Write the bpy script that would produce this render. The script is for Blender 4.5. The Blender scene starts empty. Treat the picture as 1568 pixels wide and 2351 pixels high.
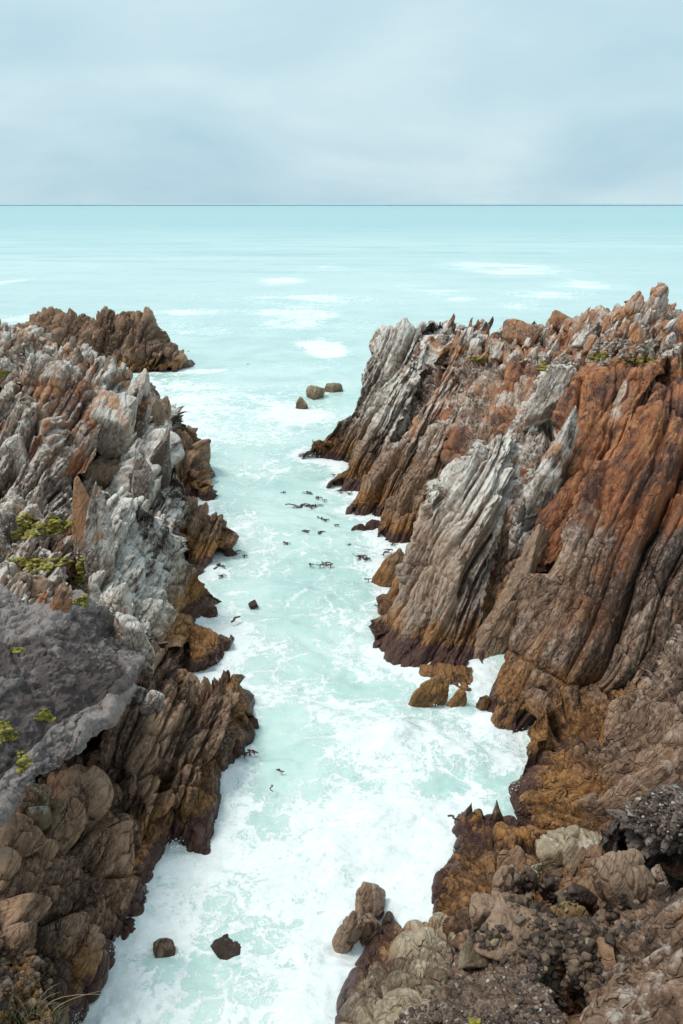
import bpy, math, random
import numpy as np
from mathutils import Vector, Matrix, Euler
sc = bpy.context.scene
# ------------------------------------------------------------------ camera
H = 20.0
PITCH = math.radians(19.19)
F = 2351 / 2 / math.tan(math.radians(30))
cam = bpy.data.cameras.new('camera'); camo = bpy.data.objects.new('camera', cam); sc.collection.objects.link(camo)
cam.sensor_fit = 'VERTICAL'; cam.sensor_height = 36; cam.lens = 18 / math.tan(math.radians(30))
cam.clip_start = .1; cam.clip_end = 90000
camo.location = (0, 0, H); camo.rotation_euler = (math.radians(90) - PITCH, 0, 0)
sc.camera = camo
# ------------------------------------------------------------------ light and sky
EL, AZ = math.radians(63), math.radians(-95)       # sun to the left and a little behind the camera, behind thin cloud
sdir = Vector((math.sin(AZ) * math.cos(EL), math.cos(AZ) * math.cos(EL), math.sin(EL)))
w = bpy.data.worlds.new('World'); sc.world = w; w.use_nodes = True
nt = w.node_tree; nt.nodes.clear()
def wn(t, **k):
    n = nt.nodes.new(t)
    for a, b in k.items(): setattr(n, a, b)
    return n
sky = wn('ShaderNodeTexSky', sky_type='NISHITA'); sky.sun_disc = False
sky.sun_elevation = EL; sky.sun_rotation = AZ; sky.air_density = 1.0; sky.dust_density = 1.5
b1 = wn('ShaderNodeBackground'); b1.inputs[1].default_value = .05
nt.links.new(sky.outputs[0], b1.inputs[0])
tc = wn('ShaderNodeTexCoord'); sep = wn('ShaderNodeSeparateXYZ'); nt.links.new(tc.outputs['Generated'], sep.inputs[0])
# clouds lie on a plane overhead: project the direction on it, softened at the horizon
mx = wn('ShaderNodeMath', operation='MAXIMUM'); nt.links.new(sep.outputs[2], mx.inputs[0]); mx.inputs[1].default_value = 0
ad = wn('ShaderNodeMath', operation='ADD'); nt.links.new(mx.outputs[0], ad.inputs[0]); ad.inputs[1].default_value = .42
dv = wn('ShaderNodeVectorMath', operation='DIVIDE'); nt.links.new(tc.outputs['Generated'], dv.inputs[0])
cb = wn('ShaderNodeCombineXYZ')
for i in range(3): nt.links.new(ad.outputs[0], cb.inputs[i])
nt.links.new(cb.outputs[0], dv.inputs[1])
mp = wn('ShaderNodeMapping'); mp.inputs['Scale'].default_value = (1.5, 1.9, .3); mp.inputs['Location'].default_value = (3.75, 1.2, .4)
nt.links.new(dv.outputs[0], mp.inputs[0])
nz = wn('ShaderNodeTexNoise'); nz.inputs['Scale'].default_value = 1.0; nz.inputs['Detail'].default_value = 6; nz.inputs['Roughness'].default_value = .5
nz.inputs['Distortion'].default_value = .3
nt.links.new(mp.outputs[0], nz.inputs['Vector'])
cr = wn('ShaderNodeValToRGB'); nt.links.new(nz.outputs[0], cr.inputs[0])
cr.color_ramp.elements[0].position = .34; cr.color_ramp.elements[0].color = (.49, .68, .78, 1)
cr.color_ramp.elements[1].position = .68; cr.color_ramp.elements[1].color = (.74, .88, .91, 1)
e = cr.color_ramp.elements.new(.48); e.color = (.57, .755, .825, 1)
gr = wn('ShaderNodeValToRGB'); nt.links.new(mx.outputs[0], gr.inputs[0])
gr.color_ramp.elements[0].position = 0; gr.color_ramp.elements[0].color = (.86, .91, .95, 1)
gr.color_ramp.elements[1].position = .30; gr.color_ramp.elements[1].color = (1.10, 1.08, 1.06, 1)
gm = wn('ShaderNodeMix', data_type='RGBA', blend_type='MULTIPLY'); gm.inputs[0].default_value = 1
nt.links.new(cr.outputs[0], gm.inputs[6]); nt.links.new(gr.outputs[0], gm.inputs[7])
b2 = wn('ShaderNodeBackground'); nt.links.new(gm.outputs[2], b2.inputs[0]); b2.inputs[1].default_value = .70
mixs = wn('ShaderNodeMixShader'); mixs.inputs[0].default_value = .9
nt.links.new(b1.outputs[0], mixs.inputs[1]); nt.links.new(b2.outputs[0], mixs.inputs[2])
wo = wn('ShaderNodeOutputWorld'); nt.links.new(mixs.outputs[0], wo.inputs[0])
sl = bpy.data.lights.new('sun', 'SUN'); sl.energy = 1.5; sl.angle = math.radians(20); sl.color = (1, .95, .88)
so = bpy.data.objects.new('sun', sl); sc.collection.objects.link(so)
so.rotation_euler = sdir.to_track_quat('Z', 'Y').to_euler()
sc.view_settings.view_transform = 'Standard'; sc.view_settings.look = 'None'; sc.view_settings.exposure = 0.62; sc.view_settings.gamma = 1
sc.cycles.max_bounces = 5; sc.cycles.use_denoising = True
# ------------------------------------------------------------------ helpers: measured directions -> world points
cp, sp = math.cos(PITCH), math.sin(PITCH)
def ray(px, py):
    a = (px - 784) / F; b = (1175.5 - py) / F
    return a, cp + b * sp, -sp + b * cp
def PY(px, py, Y):
    a, y, z = ray(px, py); t = Y / y
    return (a * t, Y, H + z * t)
def PZ(px, py, z0):
    a, y, z = ray(px, py); t = (z0 - H) / z
    return (a * t, y * t, z0)
def proj(P):
    x = P[..., 0]; y = P[..., 1]; z = P[..., 2] - H
    f = y * cp - z * sp; u = y * sp + z * cp
    f = np.maximum(f, .5)
    return 784 + F * x / f, 1175.5 - F * u / f
# ------------------------------------------------------------------ noise in numpy
f32 = np.float32
def h3(ix, iy, iz, s=0):
    h = (ix.astype(np.uint32) * np.uint32(374761393)) ^ (iy.astype(np.uint32) * np.uint32(668265263)) ^ (iz.astype(np.uint32) * np.uint32(2147483647 // 3 * 2 + 1)) ^ np.uint32((s * 1013904223 + 12345) & 0xffffffff)
    h = (h ^ (h >> np.uint32(13))) * np.uint32(1274126177)
    h = (h ^ (h >> np.uint32(16))) * np.uint32(2246822519)
    h ^= h >> np.uint32(13)
    return (h & np.uint32(0xffffff)).astype(f32) / f32(16777216)
def vnoise(p, s=0):
    i = np.floor(p); f = p - i; i = i.astype(np.int64)
    f = f * f * f * (f * (f * 6 - 15) + 10)
    x, y, z = i[:, 0], i[:, 1], i[:, 2]
    r = 0
    for dx in (0, 1):
        wx = f[:, 0] if dx else 1 - f[:, 0]
        for dy in (0, 1):
            wy = f[:, 1] if dy else 1 - f[:, 1]
            for dz in (0, 1):
                wz = f[:, 2] if dz else 1 - f[:, 2]
                r = r + h3(x + dx, y + dy, z + dz, s) * wx * wy * wz
    return r
def fbm(p, o=4, s=0, g=.5):
    r = 0; a = 1; t = 0
    for k in range(o):
        r = r + a * (vnoise(p * (2.03 ** k) + k * 7.3, s + k) - .5); t += a; a *= g
    return r / t * 2                                   # about -1..1
def voro(q, s=0):
    N = len(q); D1 = np.empty(N, f32); D2 = np.empty(N, f32); ID = np.empty(N, f32); TI = np.empty(N, f32)
    for c in range(0, N, 60000):
        p = q[c:c + 60000]
        i = np.floor(p); f = (p - i).astype(f32); i = i.astype(np.int64)
        d1 = np.full(len(p), 9, f32); d2 = d1.copy(); idd = np.zeros(len(p), f32); ti = np.zeros(len(p), f32)
        for dx in (-1, 0, 1):
            for dy in (-1, 0, 1):
                for dz in (-1, 0, 1):
                    x = i[:, 0] + dx; y = i[:, 1] + dy; z = i[:, 2] + dz
                    a = h3(x, y, z, s)
                    b = (a * 57.31) % 1; cc = (a * 913.77) % 1
                    ex = dx + .1 + .8 * a - f[:, 0]; ey = dy + .1 + .8 * b - f[:, 1]; ez = dz + .1 + .8 * cc - f[:, 2]
                    d = ex * ex + ey * ey + ez * ez
                    m = d < d1
                    d2 = np.where(m, d1, np.minimum(d2, d)); idd = np.where(m, (a * 311.7) % 1, idd); d1 = np.where(m, d, d1)
                    ti = np.where(m, (b - .5) * ex + (cc - .5) * ey + ((a * 77.7) % 1 - .5) * ez, ti)
        D1[c:c + 60000] = np.sqrt(d1); D2[c:c + 60000] = np.sqrt(d2); ID[c:c + 60000] = idd; TI[c:c + 60000] = ti
    return D1, D2, ID, TI
def unit(v):
    v = np.array(v, float); return v / np.linalg.norm(v)
def frame(n, d):
    n = unit(n); d = np.array(d, float); d = unit(d - n * n.dot(d)); return np.stack([n, d, np.cross(n, d)])
# displacement that breaks a smooth surface into sheets, blocks and cracks
def fracture(P, par, seed):
    R = frame(par['n'], par['d'])
    warp = par.get('warp', .5); ws = par.get('ws', .22)
    W = np.stack([fbm(P * ws + 11 * k, 3, seed + k) for k in range(3)], 1) * warp
    Q = (P + W) @ R.T
    s, d, m = Q[:, 0], Q[:, 1], Q[:, 2]
    out = np.zeros(len(P)); tone = np.zeros(len(P)); tw = 1e-6
    for j, (T, L, A, G) in enumerate(par.get('sheets', ())):
        j2 = .35 * (vnoise(np.stack([s / T * .6 + 5, d / L, m / L], 1), seed + 60 + j) - .5)
        u = s / T + j2
        k = np.floor(u); f = u - k
        jit = .35 * (h3(k.astype(np.int64), k.astype(np.int64) * 0 + j, k.astype(np.int64) * 0, seed) - .5)
        edge = np.minimum(np.abs(f), np.abs(1 - f))
        r = vnoise(np.stack([k * 17.37 + .5, d / L + k * 3.1, m / L], 1), seed + 20 + j)
        gs = .4 + 1.0 * vnoise(np.stack([k * 9.1, d / L * 1.7, m / L], 1), seed + 33 + j)
        out += A * (r - .5) * 1.6 - 1.6 * G * gs * np.exp(-np.abs(edge * T / (.05 + .035 * T)))
        # each sheet's face is a tilted plane, so its edge stands proud
        tl = h3(k.astype(np.int64), k.astype(np.int64) * 0 + 7, k.astype(np.int64) * 0 + j, seed) - .35
        out += .75 * A * tl * (f - .5) + .15 * A * (1 - (2 * f - 1) ** 4)
        tone += r * A; tw += A
    for j, (L, A, G) in enumerate(par.get('joints', ((3.4, .34, .26), (1.2, .12, .12)))):   # cross joints
        u = d / L + .8 * vnoise(np.stack([s / 2.2 + j * 5, d / 9, m / 3], 1), seed + 110 + j)
        k = np.floor(u); f = u - k; edge = np.minimum(f, 1 - f)
        r = vnoise(np.stack([k * 13.7 + .5, s / 1.8, m / 3], 1), seed + 120 + j)
        on = np.clip(2.4 * vnoise(P * .35 + 20 + j * 4, seed + 125 + j) - .8, 0, 1)
        out += on * (A * (r - .5) * 1.6 + A * .6 * (f - .5) - G * np.exp(-np.abs(edge * L / .09)))
    for j, (T, L, M, A, G) in enumerate(par.get('blocks', ())):
        d1, d2, idd, ti = voro(np.stack([s / T, d / L, m / M], 1) + 3.3 * j + seed % 17, seed + 40 + j)
        e = d2 - d1
        mask = np.clip(.25 + 1.1 * vnoise(P * .3 + j * 9, seed + 70 + j), 0, 1)
        out += mask * A * (1.0 * (idd - .5) + 1.8 * ti + .05 * np.minimum(e * 2, 1)) - 1.5 * G * mask * np.exp(-e / .09)
        tone += idd * A; tw += A
    if par.get('grit', 1):                             # small broken blocks
        d1, d2, idd, ti = voro(np.stack([s / .26, d / .8, m / .42], 1) + 7.7, seed + 55)
        mk = np.clip(1.6 * vnoise(P * .45 + 3, seed + 77) - .25, 0, 1) * par.get('grit', 1)
        out += mk * (.13 * (idd - .5) +   .22 * ti - .11 * np.exp(-(d2 - d1) / .1))
    a = par.get('rough', .12)
    out += a * fbm(P * .9, 4, seed + 80) + a * .40 * fbm((P @ R.T) * np.array([5., 1.0, 1.2]), 3, seed + 90) - a * .5 * np.abs(fbm(P * np.array([2.1, 2.1, 2.1]), 3, seed + 91))
    rp = par.get('ripple')
    if rp:
        out += rp * (1 - np.abs(fbm((P @ R.T) * np.array([4.5, 1.3, 2.5]), 3, seed + 95)) * 3)
    return out, tone / tw
# ------------------------------------------------------------------ materials
def mat(name):
    m = bpy.data.materials.new(name); m.use_nodes = True; t = m.node_tree; t.nodes.clear()
    return m, t
class NB:
    def __init__(s, t): s.t = t
    def n(s, ty, ins=None, **k):
        x = s.t.nodes.new(ty)
        for a, b in k.items(): setattr(x, a, b)
        for a, b in (ins or {}).items():
            if isinstance(b, bpy.types.NodeSocket): s.t.links.new(b, x.inputs[a])
            else: x.inputs[a].default_value = b
        return x
    def math(s, op, a, b=0.0, c=None, clamp=False):
        x = s.n('ShaderNodeMath', {0: a, 1: b}, operation=op, use_clamp=clamp)
        if c is not None:
            if isinstance(c, bpy.types.NodeSocket): s.t.links.new(c, x.inputs[2])
            else: x.inputs[2].default_value = c
        return x.outputs[0]
    def ss(s, v, lo, hi, a=0.0, b=1.0):
        x = s.n('ShaderNodeMapRange', {0: v, 1: lo, 2: hi, 3: a, 4: b}, interpolation_type='SMOOTHSTEP'); return x.outputs[0]
    def mix(s, f, a, b, bt='MIX'):
        x = s.t.nodes.new('ShaderNodeMix'); x.data_type = 'RGBA'; x.blend_type = bt
        for i, v in ((0, f), (6, a), (7, b)):
            if isinstance(v, bpy.types.NodeSocket): s.t.links.new(v, x.inputs[i])
            else: x.inputs[i].default_value = v if i == 0 else (*v[:3], 1)
        return x.outputs[2]
    def dot(s, v, c):
        x = s.n('ShaderNodeVectorMath', {0: v}, operation='DOT_PRODUCT'); x.inputs[1].default_value = c; return x.outputs[1]
    def noise(s, v, scale, detail=4, rough=.55, dist=0):
        return s.n('ShaderNodeTexNoise', {'Vector': v, 'Scale': scale, 'Detail': detail, 'Roughness': rough, 'Distortion': dist}).outputs[0]
PAL = dict(zr=0, lo=(.052, .025, .018), hi=(.54, .38, .285), white=.5, orange=.25, rust=.0, wet=2.0, brown=4.2, rc=(.38, .135, .05), oc=(.52, .23, .10), wc=(.78, .72, .65), bump=1.0, crk=1.0, weed=.9, yel=0.0, bmix=.85)
def rock_mat(name, par, **kw):
    p = dict(PAL); p.update(kw)
    R = frame(par['n'], par['d'])
    m, t = mat(name); N = NB(t)
    geo = N.n('ShaderNodeNewGeometry'); pos = geo.outputs['Position']
    q = N.n('ShaderNodeCombineXYZ', {0: N.dot(pos, R[0]), 1: N.dot(pos, R[1]), 2: N.dot(pos, R[2])}).outputs[0]
    def st(a, b, c): return N.n('ShaderNodeVectorMath', {0: q, 1: (a, b, c)}, operation='MULTIPLY').outputs[0]
    z = N.n('ShaderNodeSeparateXYZ', {0: pos}).outputs[2]
    nzv = N.n('ShaderNodeSeparateXYZ', {0: geo.outputs['Normal']}).outputs[2]
    tone = N.n('ShaderNodeAttribute', attribute_name='tone').outputs['Fac']
    streak = N.noise(st(1.6, .22, .5), 1.0, 6, .62)
    grain = N.noise(pos, 5.5, 6, .7)
    big = N.noise(pos, .28, 4, .55, .6)
    med = N.noise(pos, 1.1, 5, .6, .4)
    f = N.math('ADD', N.math('MULTIPLY', streak, .55), N.math('MULTIPLY', grain, .5))
    f = N.math('ADD', f, N.math('MULTIPLY', N.math('SUBTRACT', tone, .35), .7)); f = N.math('ADD', f, .14)
    fine = N.noise(st(3.2, 1.2, 1.6), 2.2, 7, .78)
    f = N.math('ADD', f, N.math('MULTIPLY', N.math('SUBTRACT', fine, .5), 1.1))
    base = N.mix(N.ss(f, .52, 1.0), p['lo'], p['hi'])
    # dry pale lichen crust on weathered, upward parts
    wmask = N.math('ADD', N.math('MULTIPLY', nzv, .22), N.math('MULTIPLY', med, .85))
    wmask = N.math('ADD', wmask, N.math('MULTIPLY', N.math('ADD', streak, grain), .35))
    wmask = N.math('ADD', wmask, N.math('ADD', N.math('MULTIPLY', tone, .15), N.math('MULTIPLY', N.math('SUBTRACT', fine, .5), .45)))
    base = N.mix(N.math('MULTIPLY', N.ss(wmask, 1.12 - .38 * p['white'], 1.30 - .2 * p['white']), min(1, p['white'] + .25)), base, p['wc'])
    # rust and orange lichen
    if p['rust'] > 0:
        rm = N.math('ADD', N.math('MULTIPLY', big, .8), N.math('MULTIPLY', streak, .55)); rm = N.math('ADD', rm, N.math('MULTIPLY', N.math('SUBTRACT', N.noise(st(.9, .10, .3), 1, 5, .6), .5), .9)); rm = N.math('ADD', rm, N.math('MULTIPLY', N.math('SUBTRACT', tone, .35), .35))
        if p['zr']: rm = N.math('ADD', rm, N.ss(z, p['zr'] - 2.5, p['zr'] + 2.5, -.35, .2))
        rcol = N.mix(N.ss(N.noise(st(.9, .35, .5), 1, 6, .65), .4, .62), (.085, .035, .026), p['rc'])
        base = N.mix(N.math('MULTIPLY', N.ss(rm, 1.02 - .75 * p['rust'], 1.12 - .72 * p['rust']), .93), base, rcol)
    om = N.math('ADD', N.math('MULTIPLY', N.noise(pos, .45, 6, .66, .8), .9), N.math('MULTIPLY', grain, .25))
    om = N.math('ADD', om, N.math('MULTIPLY', N.ss(z, 3, 9), .12))
    base = N.mix(N.math('MULTIPLY', N.ss(om, .88 - .38 * p['orange'], .95 - .30 * p['orange']), .85), base, p['oc'])
    if p['rust'] > 0:                                   # pale flakes on the rust
        fl = N.noise(pos, 2.3, 7, .72, .5)
        base = N.mix(N.math('MULTIPLY', N.ss(fl, .60, .66), .6), base, (.42, .34, .29))
    # tide zones: brown, then orange brown, then dark weed at the water line
    zz = N.math('ADD', z, N.math('MULTIPLY', N.math('SUBTRACT', N.noise(st(.8, .25, .4), 1, 5, .6), .5), 3.2))
    brown = N.mix(N.ss(f, .52, 1.02), (.044, .019, .012), (.40, .23, .135))
    base = N.mix(N.math('MULTIPLY', N.ss(zz, p['brown'] - 1.3, p['brown'] + 1.3, 1, 0), p['bmix']), base, brown)
    wetc = N.mix(N.ss(N.math('ADD', f, N.math('MULTIPLY', N.math('SUBTRACT', grain, .5), .5)), .45, 1.0), (.05, .018, .006), (.42, .19, .05))
    base = N.mix(N.math('MULTIPLY', N.ss(zz, p['wet'] - .8, p['wet'] + .5, 1, 0), .9), base, wetc)
    z3 = N.math('ADD', z, N.math('MULTIPLY', N.math('SUBTRACT', grain, .5), .9))
    weed = N.mix(grain, (.03, .012, .012), (.12, .055, .045))
    base = N.mix(N.ss(z3, .30, .62, p['weed'], 0), base, weed)
    rough = N.ss(z, .3, p['wet'] + 1.5, .38, .82)
    # fine relief: laminae, cracks, grain
    lam = N.noise(st(8, .6, 1.4), 1.0, 6, .66)
    wp = N.n('ShaderNodeTexNoise', {'Vector': pos, 'Scale': .8, 'Detail': 4}).outputs[1]
    def crk(sv, w):
        v = N.n('ShaderNodeTexVoronoi', {'Vector': N.n('ShaderNodeVectorMath', {0: sv, 1: wp}, operation='ADD').outputs[0], 'Scale': 1.0}, feature='DISTANCE_TO_EDGE').outputs['Distance']
        return N.ss(v, 0, w)
    crack = N.math('MAXIMUM', crk(st(1.5, .16, .35), .035), N.ss(N.noise(pos, .7, 3, .5), .62, .45))
    crack2 = N.math('MAXIMUM', crk(st(4.2, .8, 1.7), .06), N.ss(N.noise(pos, 1.3, 3, .5), .5, .6))
    hgt = N.math('ADD', N.math('MULTIPLY', lam, .7), N.math('MULTIPLY', crack, 1.1 * p['crk']))
    hgt = N.math('ADD', hgt, N.math('MULTIPLY', crack2, .32 * p['crk']))
    hgt = N.math('ADD', hgt, N.math('MULTIPLY', N.noise(pos, 6, 8, .72), .5))
    bmp = N.n('ShaderNodeBump', {'Height': hgt, 'Strength': 1.0, 'Distance': .2 * p['bump']}).outputs[0]
    bs = N.n('ShaderNodeBsdfPrincipled', {'Base Color': base, 'Roughness': rough, 'Normal': bmp, 'Specular IOR Level': .4})
    N.n('ShaderNodeOutputMaterial', {0: bs.outputs[0]})
    return m
# ------------------------------------------------------------------ mesh building
def tag(o, label=None, cat=None, group=None, kind=None):
    if label: o['label'] = label
    if cat: o['category'] = cat
    if group: o['group'] = group
    if kind or label: o['kind'] = kind or 'thing'
    return o
def mesh_obj(name, V, Fq, m, attrs=None, smooth=True, origin=True):
    me = bpy.data.meshes.new(name)
    V = np.asarray(V, float)
    o0 = np.zeros(3)
    if origin:
        o0 = V.mean(0).round(2); o0[2] = max(V[:, 2].min(), 0)
    me.vertices.add(len(V)); me.vertices.foreach_set('co', (V - o0).astype(f32).ravel())
    Fq = np.asarray(Fq); k = Fq.shape[1]
    me.loops.add(Fq.size); me.loops.foreach_set('vertex_index', Fq.ravel().astype(np.int32))
    me.polygons.add(len(Fq)); me.polygons.foreach_set('loop_start', np.arange(0, Fq.size, k, dtype=np.int32))
    me.update(calc_edges=True)
    if smooth: me.polygons.foreach_set('use_smooth', np.ones(len(Fq), bool))
    for a, v in (attrs or {}).items():
        at = me.attributes.new(a, 'FLOAT', 'POINT'); at.data.foreach_set('value', np.asarray(v, f32))
    me.materials.append(m)
    o = bpy.data.objects.new(name, me); o.location = o0; sc.collection.objects.link(o)
    return o
def gridfaces(R, C):
    i = np.arange(R - 1)[:, None] * C + np.arange(C - 1)[None]
    return np.stack([i, i + 1, i + C + 1, i + C], -1).reshape(-1, 4)
def gridnormals(P):
    du = np.gradient(P, axis=1); dv = np.gradient(P, axis=0)
    n = np.cross(du, dv); return n / (np.linalg.norm(n, axis=2, keepdims=True) + 1e-9)
RES = 1.0
FOOT = []
def row_pts(r, prev):
    if r[0] == 'B':
        q = prev.copy(); q[:, 0] += r[1]; q[:, 1] += r[2]
        q[:, 2] = r[3] if len(r) < 5 else q[:, 2] - r[4]
        return q
    return None
def sample_row(r, n):
    fn = PZ if r[0] == 'z' else PY
    pts = r[1]
    W = np.array([fn(a, b, c) for a, b, c in pts]); px = np.array([(a, b) for a, b, c in pts], float)
    L = np.concatenate([[0], np.cumsum(np.hypot(*np.diff(px, axis=0).T))]); L /= L[-1]
    t = np.linspace(0, 1, n)
    out = np.stack([np.interp(t, L, W[:, k]) for k in range(3)], 1)
    return out
def net(name, rows, par, m, seed, attrs=None, smoothc=True, density=1.0, cap=True):
    clen = max(np.hypot(*np.diff(np.array([(a, b) for a, b, c in r[1]], float), axis=0).T).sum() for r in rows if r[0] != 'B')
    C = int(max(24, clen * .4356 * RES * density))
    K = []
    for r in rows:
        K.append(row_pts(r, K[-1]) if r[0] == 'B' else sample_row(r, C))
        if r[0] == 'z' and max(p[2] for p in r[1]) <= 0: FOOT.append(K[-1][::4].copy())
    K = np.stack(K)                                   # rows, C, 3
    g = max(2, C // 90)
    ker = np.ones(2 * g + 1) / (2 * g + 1)
    Ks = np.stack([np.stack([np.convolve(np.pad(K[i, :, c], g, 'edge'), ker, 'valid') for c in range(3)], 1) for i in range(len(K))])
    K = Ks
    if rows[0][0] == 'z' and max(p[2] for p in rows[0][1]) <= 0:
        q = K[0].copy(); q[:, 2] = -2.2; K = np.concatenate([q[None], K]); rows = [('z0',)] + list(rows)
    px, py = proj(K)
    segs = []
    for i in range(len(K) - 1):
        dist = np.hypot(px[i + 1] - px[i], py[i + 1] - py[i]).mean() + .15 * abs(K[i + 1][:, 2] - K[i][:, 2]).mean()
        n = max(6, dist * .4356 * RES * density * (.4 if rows[i + 1][0] == 'B' else 1.15))
        if rows[i + 1][0] == 'B': n = min(n, 70)
        segs.append(int(n))
    out = []
    Kp = np.concatenate([[2 * K[0] - K[1]], K, [2 * K[-1] - K[-2]]])
    for i in range(len(K) - 1):
        p0, p1, p2, p3 = Kp[i:i + 4]
        # centripetal-ish: limit tangents so that long back rows do not overshoot
        l1 = np.linalg.norm(p2 - p1, axis=1, keepdims=True) + 1e-6
        m1 = (p2 - p0) / 2; m2 = (p3 - p1) / 2
        for mm in (m1, m2):
            q = np.linalg.norm(mm, axis=1, keepdims=True); mm *= np.minimum(1, 1.0 * l1 / (q + 1e-6))
        for t in np.linspace(0, 1, segs[i], endpoint=False):
            h = (2 * t ** 3 - 3 * t * t + 1) * p1 + (t ** 3 - 2 * t * t + t) * m1 + (-2 * t ** 3 + 3 * t * t) * p2 + (t ** 3 - t * t) * m2
            out.append(h)
    out.append(K[-1]); P = np.stack(out)
    if cap:                                            # round the open ends off and bury them
        for side in (0, 1):
            e = P[:, 0] if side == 0 else P[:, -1]; inn = P[:, min(12, C - 1)] if side == 0 else P[:, -min(13, C)]
            o = e - inn; o[:, 2] = 0; o /= np.linalg.norm(o, axis=1, keepdims=True) + 1e-6
            cols = []
            for t in np.linspace(0, math.pi / 2, 15)[1:]:
                q = e + o * .7 * math.sin(t); q[:, 2] -= 3.0 * (1 - math.cos(t)); cols.append(q)
            blk = np.stack(cols, 1)
            P = np.concatenate([blk[:, ::-1], P], 1) if side == 0 else np.concatenate([P, blk], 1)
    Rn, Cn = P.shape[:2]
    N = gridnormals(P)
    view = np.array([0, 0, H]) - P
    nf = len([r for r in rows if r[0] not in ('B', 'z0')]); lo_ = segs[0] if rows[0][0] == 'z0' else 0
    half = slice(lo_, max(lo_ + 2, sum(segs[:len(rows) - (2 if rows[-1][0] == 'B' else 1)])))
    vn = view / np.linalg.norm(view, axis=2, keepdims=True)
    if (N * vn)[half].sum() < 0: N = -N; flip = True; print('flipped', name, seed)
    else: flip = False
    for _ in range(6):                                 # smooth the normals
        N[1:-1] = (N[:-2] + N[1:-1] * 2 + N[2:]) / 4; N[:, 1:-1] = (N[:, :-2] + N[:, 1:-1] * 2 + N[:, 2:]) / 4
    N /= np.linalg.norm(N, axis=2, keepdims=True) + 1e-9
    V = P.reshape(-1, 3); Nn = N.reshape(-1, 3)
    d, tone = fracture(V, par, seed)
    d = d * (.3 + .7 * np.clip((V[:, 2] + .3) / 1.8, 0, 1))          # waves have smoothed what they reach
    V = V + Nn * (d[:, None] * par.get('amp', 1) + par.get('off', 0))
    Fq = gridfaces(Rn, Cn)
    if not flip: pass
    o = mesh_obj(name, V, Fq, m, {'tone': tone})
    return o
# icosphere base for boulders
def ico(sub):
    import bmesh
    bm = bmesh.new(); bmesh.ops.create_icosphere(bm, subdivisions=sub, radius=1)
    V = np.array([v.co[:] for v in bm.verts]); Fc = np.array([[v.index for v in f.verts] for f in bm.faces]); bm.free(); return V, Fc
ICO = {k: ico(k) for k in (2, 3, 4, 5, 6)}
def boulder_verts(size, rot, seed, sub=4, planes=11, rough=.05, sharp=14, flat=0, crackG=0.0, taper=0.0):
    rng = np.random.RandomState(seed); D, Fc = ICO[sub]
    n = rng.normal(size=(planes, 3)); n /= np.linalg.norm(n, axis=1, keepdims=True)
    n = np.concatenate([n, np.eye(3), -np.eye(3)]); h = np.concatenate([rng.uniform(.66, .95, planes), rng.uniform(.78, .98, 6)])
    ax = np.array(Euler(rng.uniform(-.6, .6, 3)).to_matrix()); n[-6:] = n[-6:] @ ax.T
    q = np.maximum(D @ n.T, 1e-3) / h
    r = (q ** sharp).sum(1) ** (-1 / sharp)
    V = D * r[:, None]
    if taper: V[:, :2] *= (1 - taper * np.clip(V[:, 2:3] * .5 + .5, 0, 1))
    V = V * np.array(size) * .5 * 1.15
    L = min(size)
    d = rough * L * (fbm(V / L * 2.2 + seed % 31, 4, seed) + .5 * fbm(V / L * np.array([8, 2, 2.]) + 4, 3, seed + 3))
    tone = np.zeros(len(V))
    if crackG:
        d1, d2, idd, ti = voro(V / L * np.array([3.2, 1.3, 1.3]) + seed % 13, seed); e = d2 - d1
        d += L * (.10 * (idd - .5) + .12 * ti - crackG * np.exp(-(e / .09) ** 2)); tone = idd
    V = V + D * d[:, None]
    M = np.array(Euler([math.radians(a) for a in rot]).to_matrix())
    return V @ M.T, Fc, np.clip(tone + rng.uniform(0, 1), 0, 1) * .7
def boulder(name, pt, size, rot, seed, m, sub=4, lift=.0, **k):
    V, Fc, tone = boulder_verts(size, rot, seed, sub, **k)
    V = V + np.array(pt) + np.array([0, 0, lift])
    return mesh_obj(name, V, Fc, m, {'tone': tone})
#==SETTING==
# ------------------------------------------------------------------ sea
RN, RD = (.87, -.03, -.5), (.45, .5, .75)
LN, LD = (.93, -.05, -.32), (.3, .3, .9)
FOAM = []   # (px,py,rx,ry,val) foam patches measured on the water, turned into metres below
def fb(*a): FOAM.append(a)
# far streaks
for a in [(1120,612,90,12,.9),(1060,600,40,6,.4),(1200,622,110,8,.75),(1340,655,70,9,.95),(1150,632,70,7,.4),(1230,675,110,10,.8),(1190,705,60,8,.8),(960,655,70,5,.5),(1050,690,60,8,.4),(720,617,90,6,.8),(640,645,50,6,.8),(1050,684,60,5,.9),(1000,668,50,4,.9),(640,650,60,9,.45),(560,690,90,10,.6),(690,690,90,12,.5),(820,690,120,12,.5),(640,720,130,14,.7),(700,740,80,14,.65),(520,760,150,16,.6),(400,740,60,18,.45),(470,720,100,6,.5),(740,800,70,16,.75),(780,820,40,8,.5),(480,860,130,8,.6),(600,845,60,5,.4),(430,890,80,14,.55),(870,750,90,22,.35),(560,905,120,16,.6),(730,890,60,14,.4),(600,950,180,22,.75),(480,930,80,20,.6),(700,960,60,18,.7),(560,1000,110,22,.55),(440,985,40,22,.5),
          (190,612,50,4,.5),(10,648,18,6,.9),(75,607,20,4,.4),(30,735,50,10,.6),(20,752,60,8,.7),(890,630,70,5,.35),(1270,575,30,3,.4),(840,660,50,5,.4)]: fb(*a)
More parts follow.
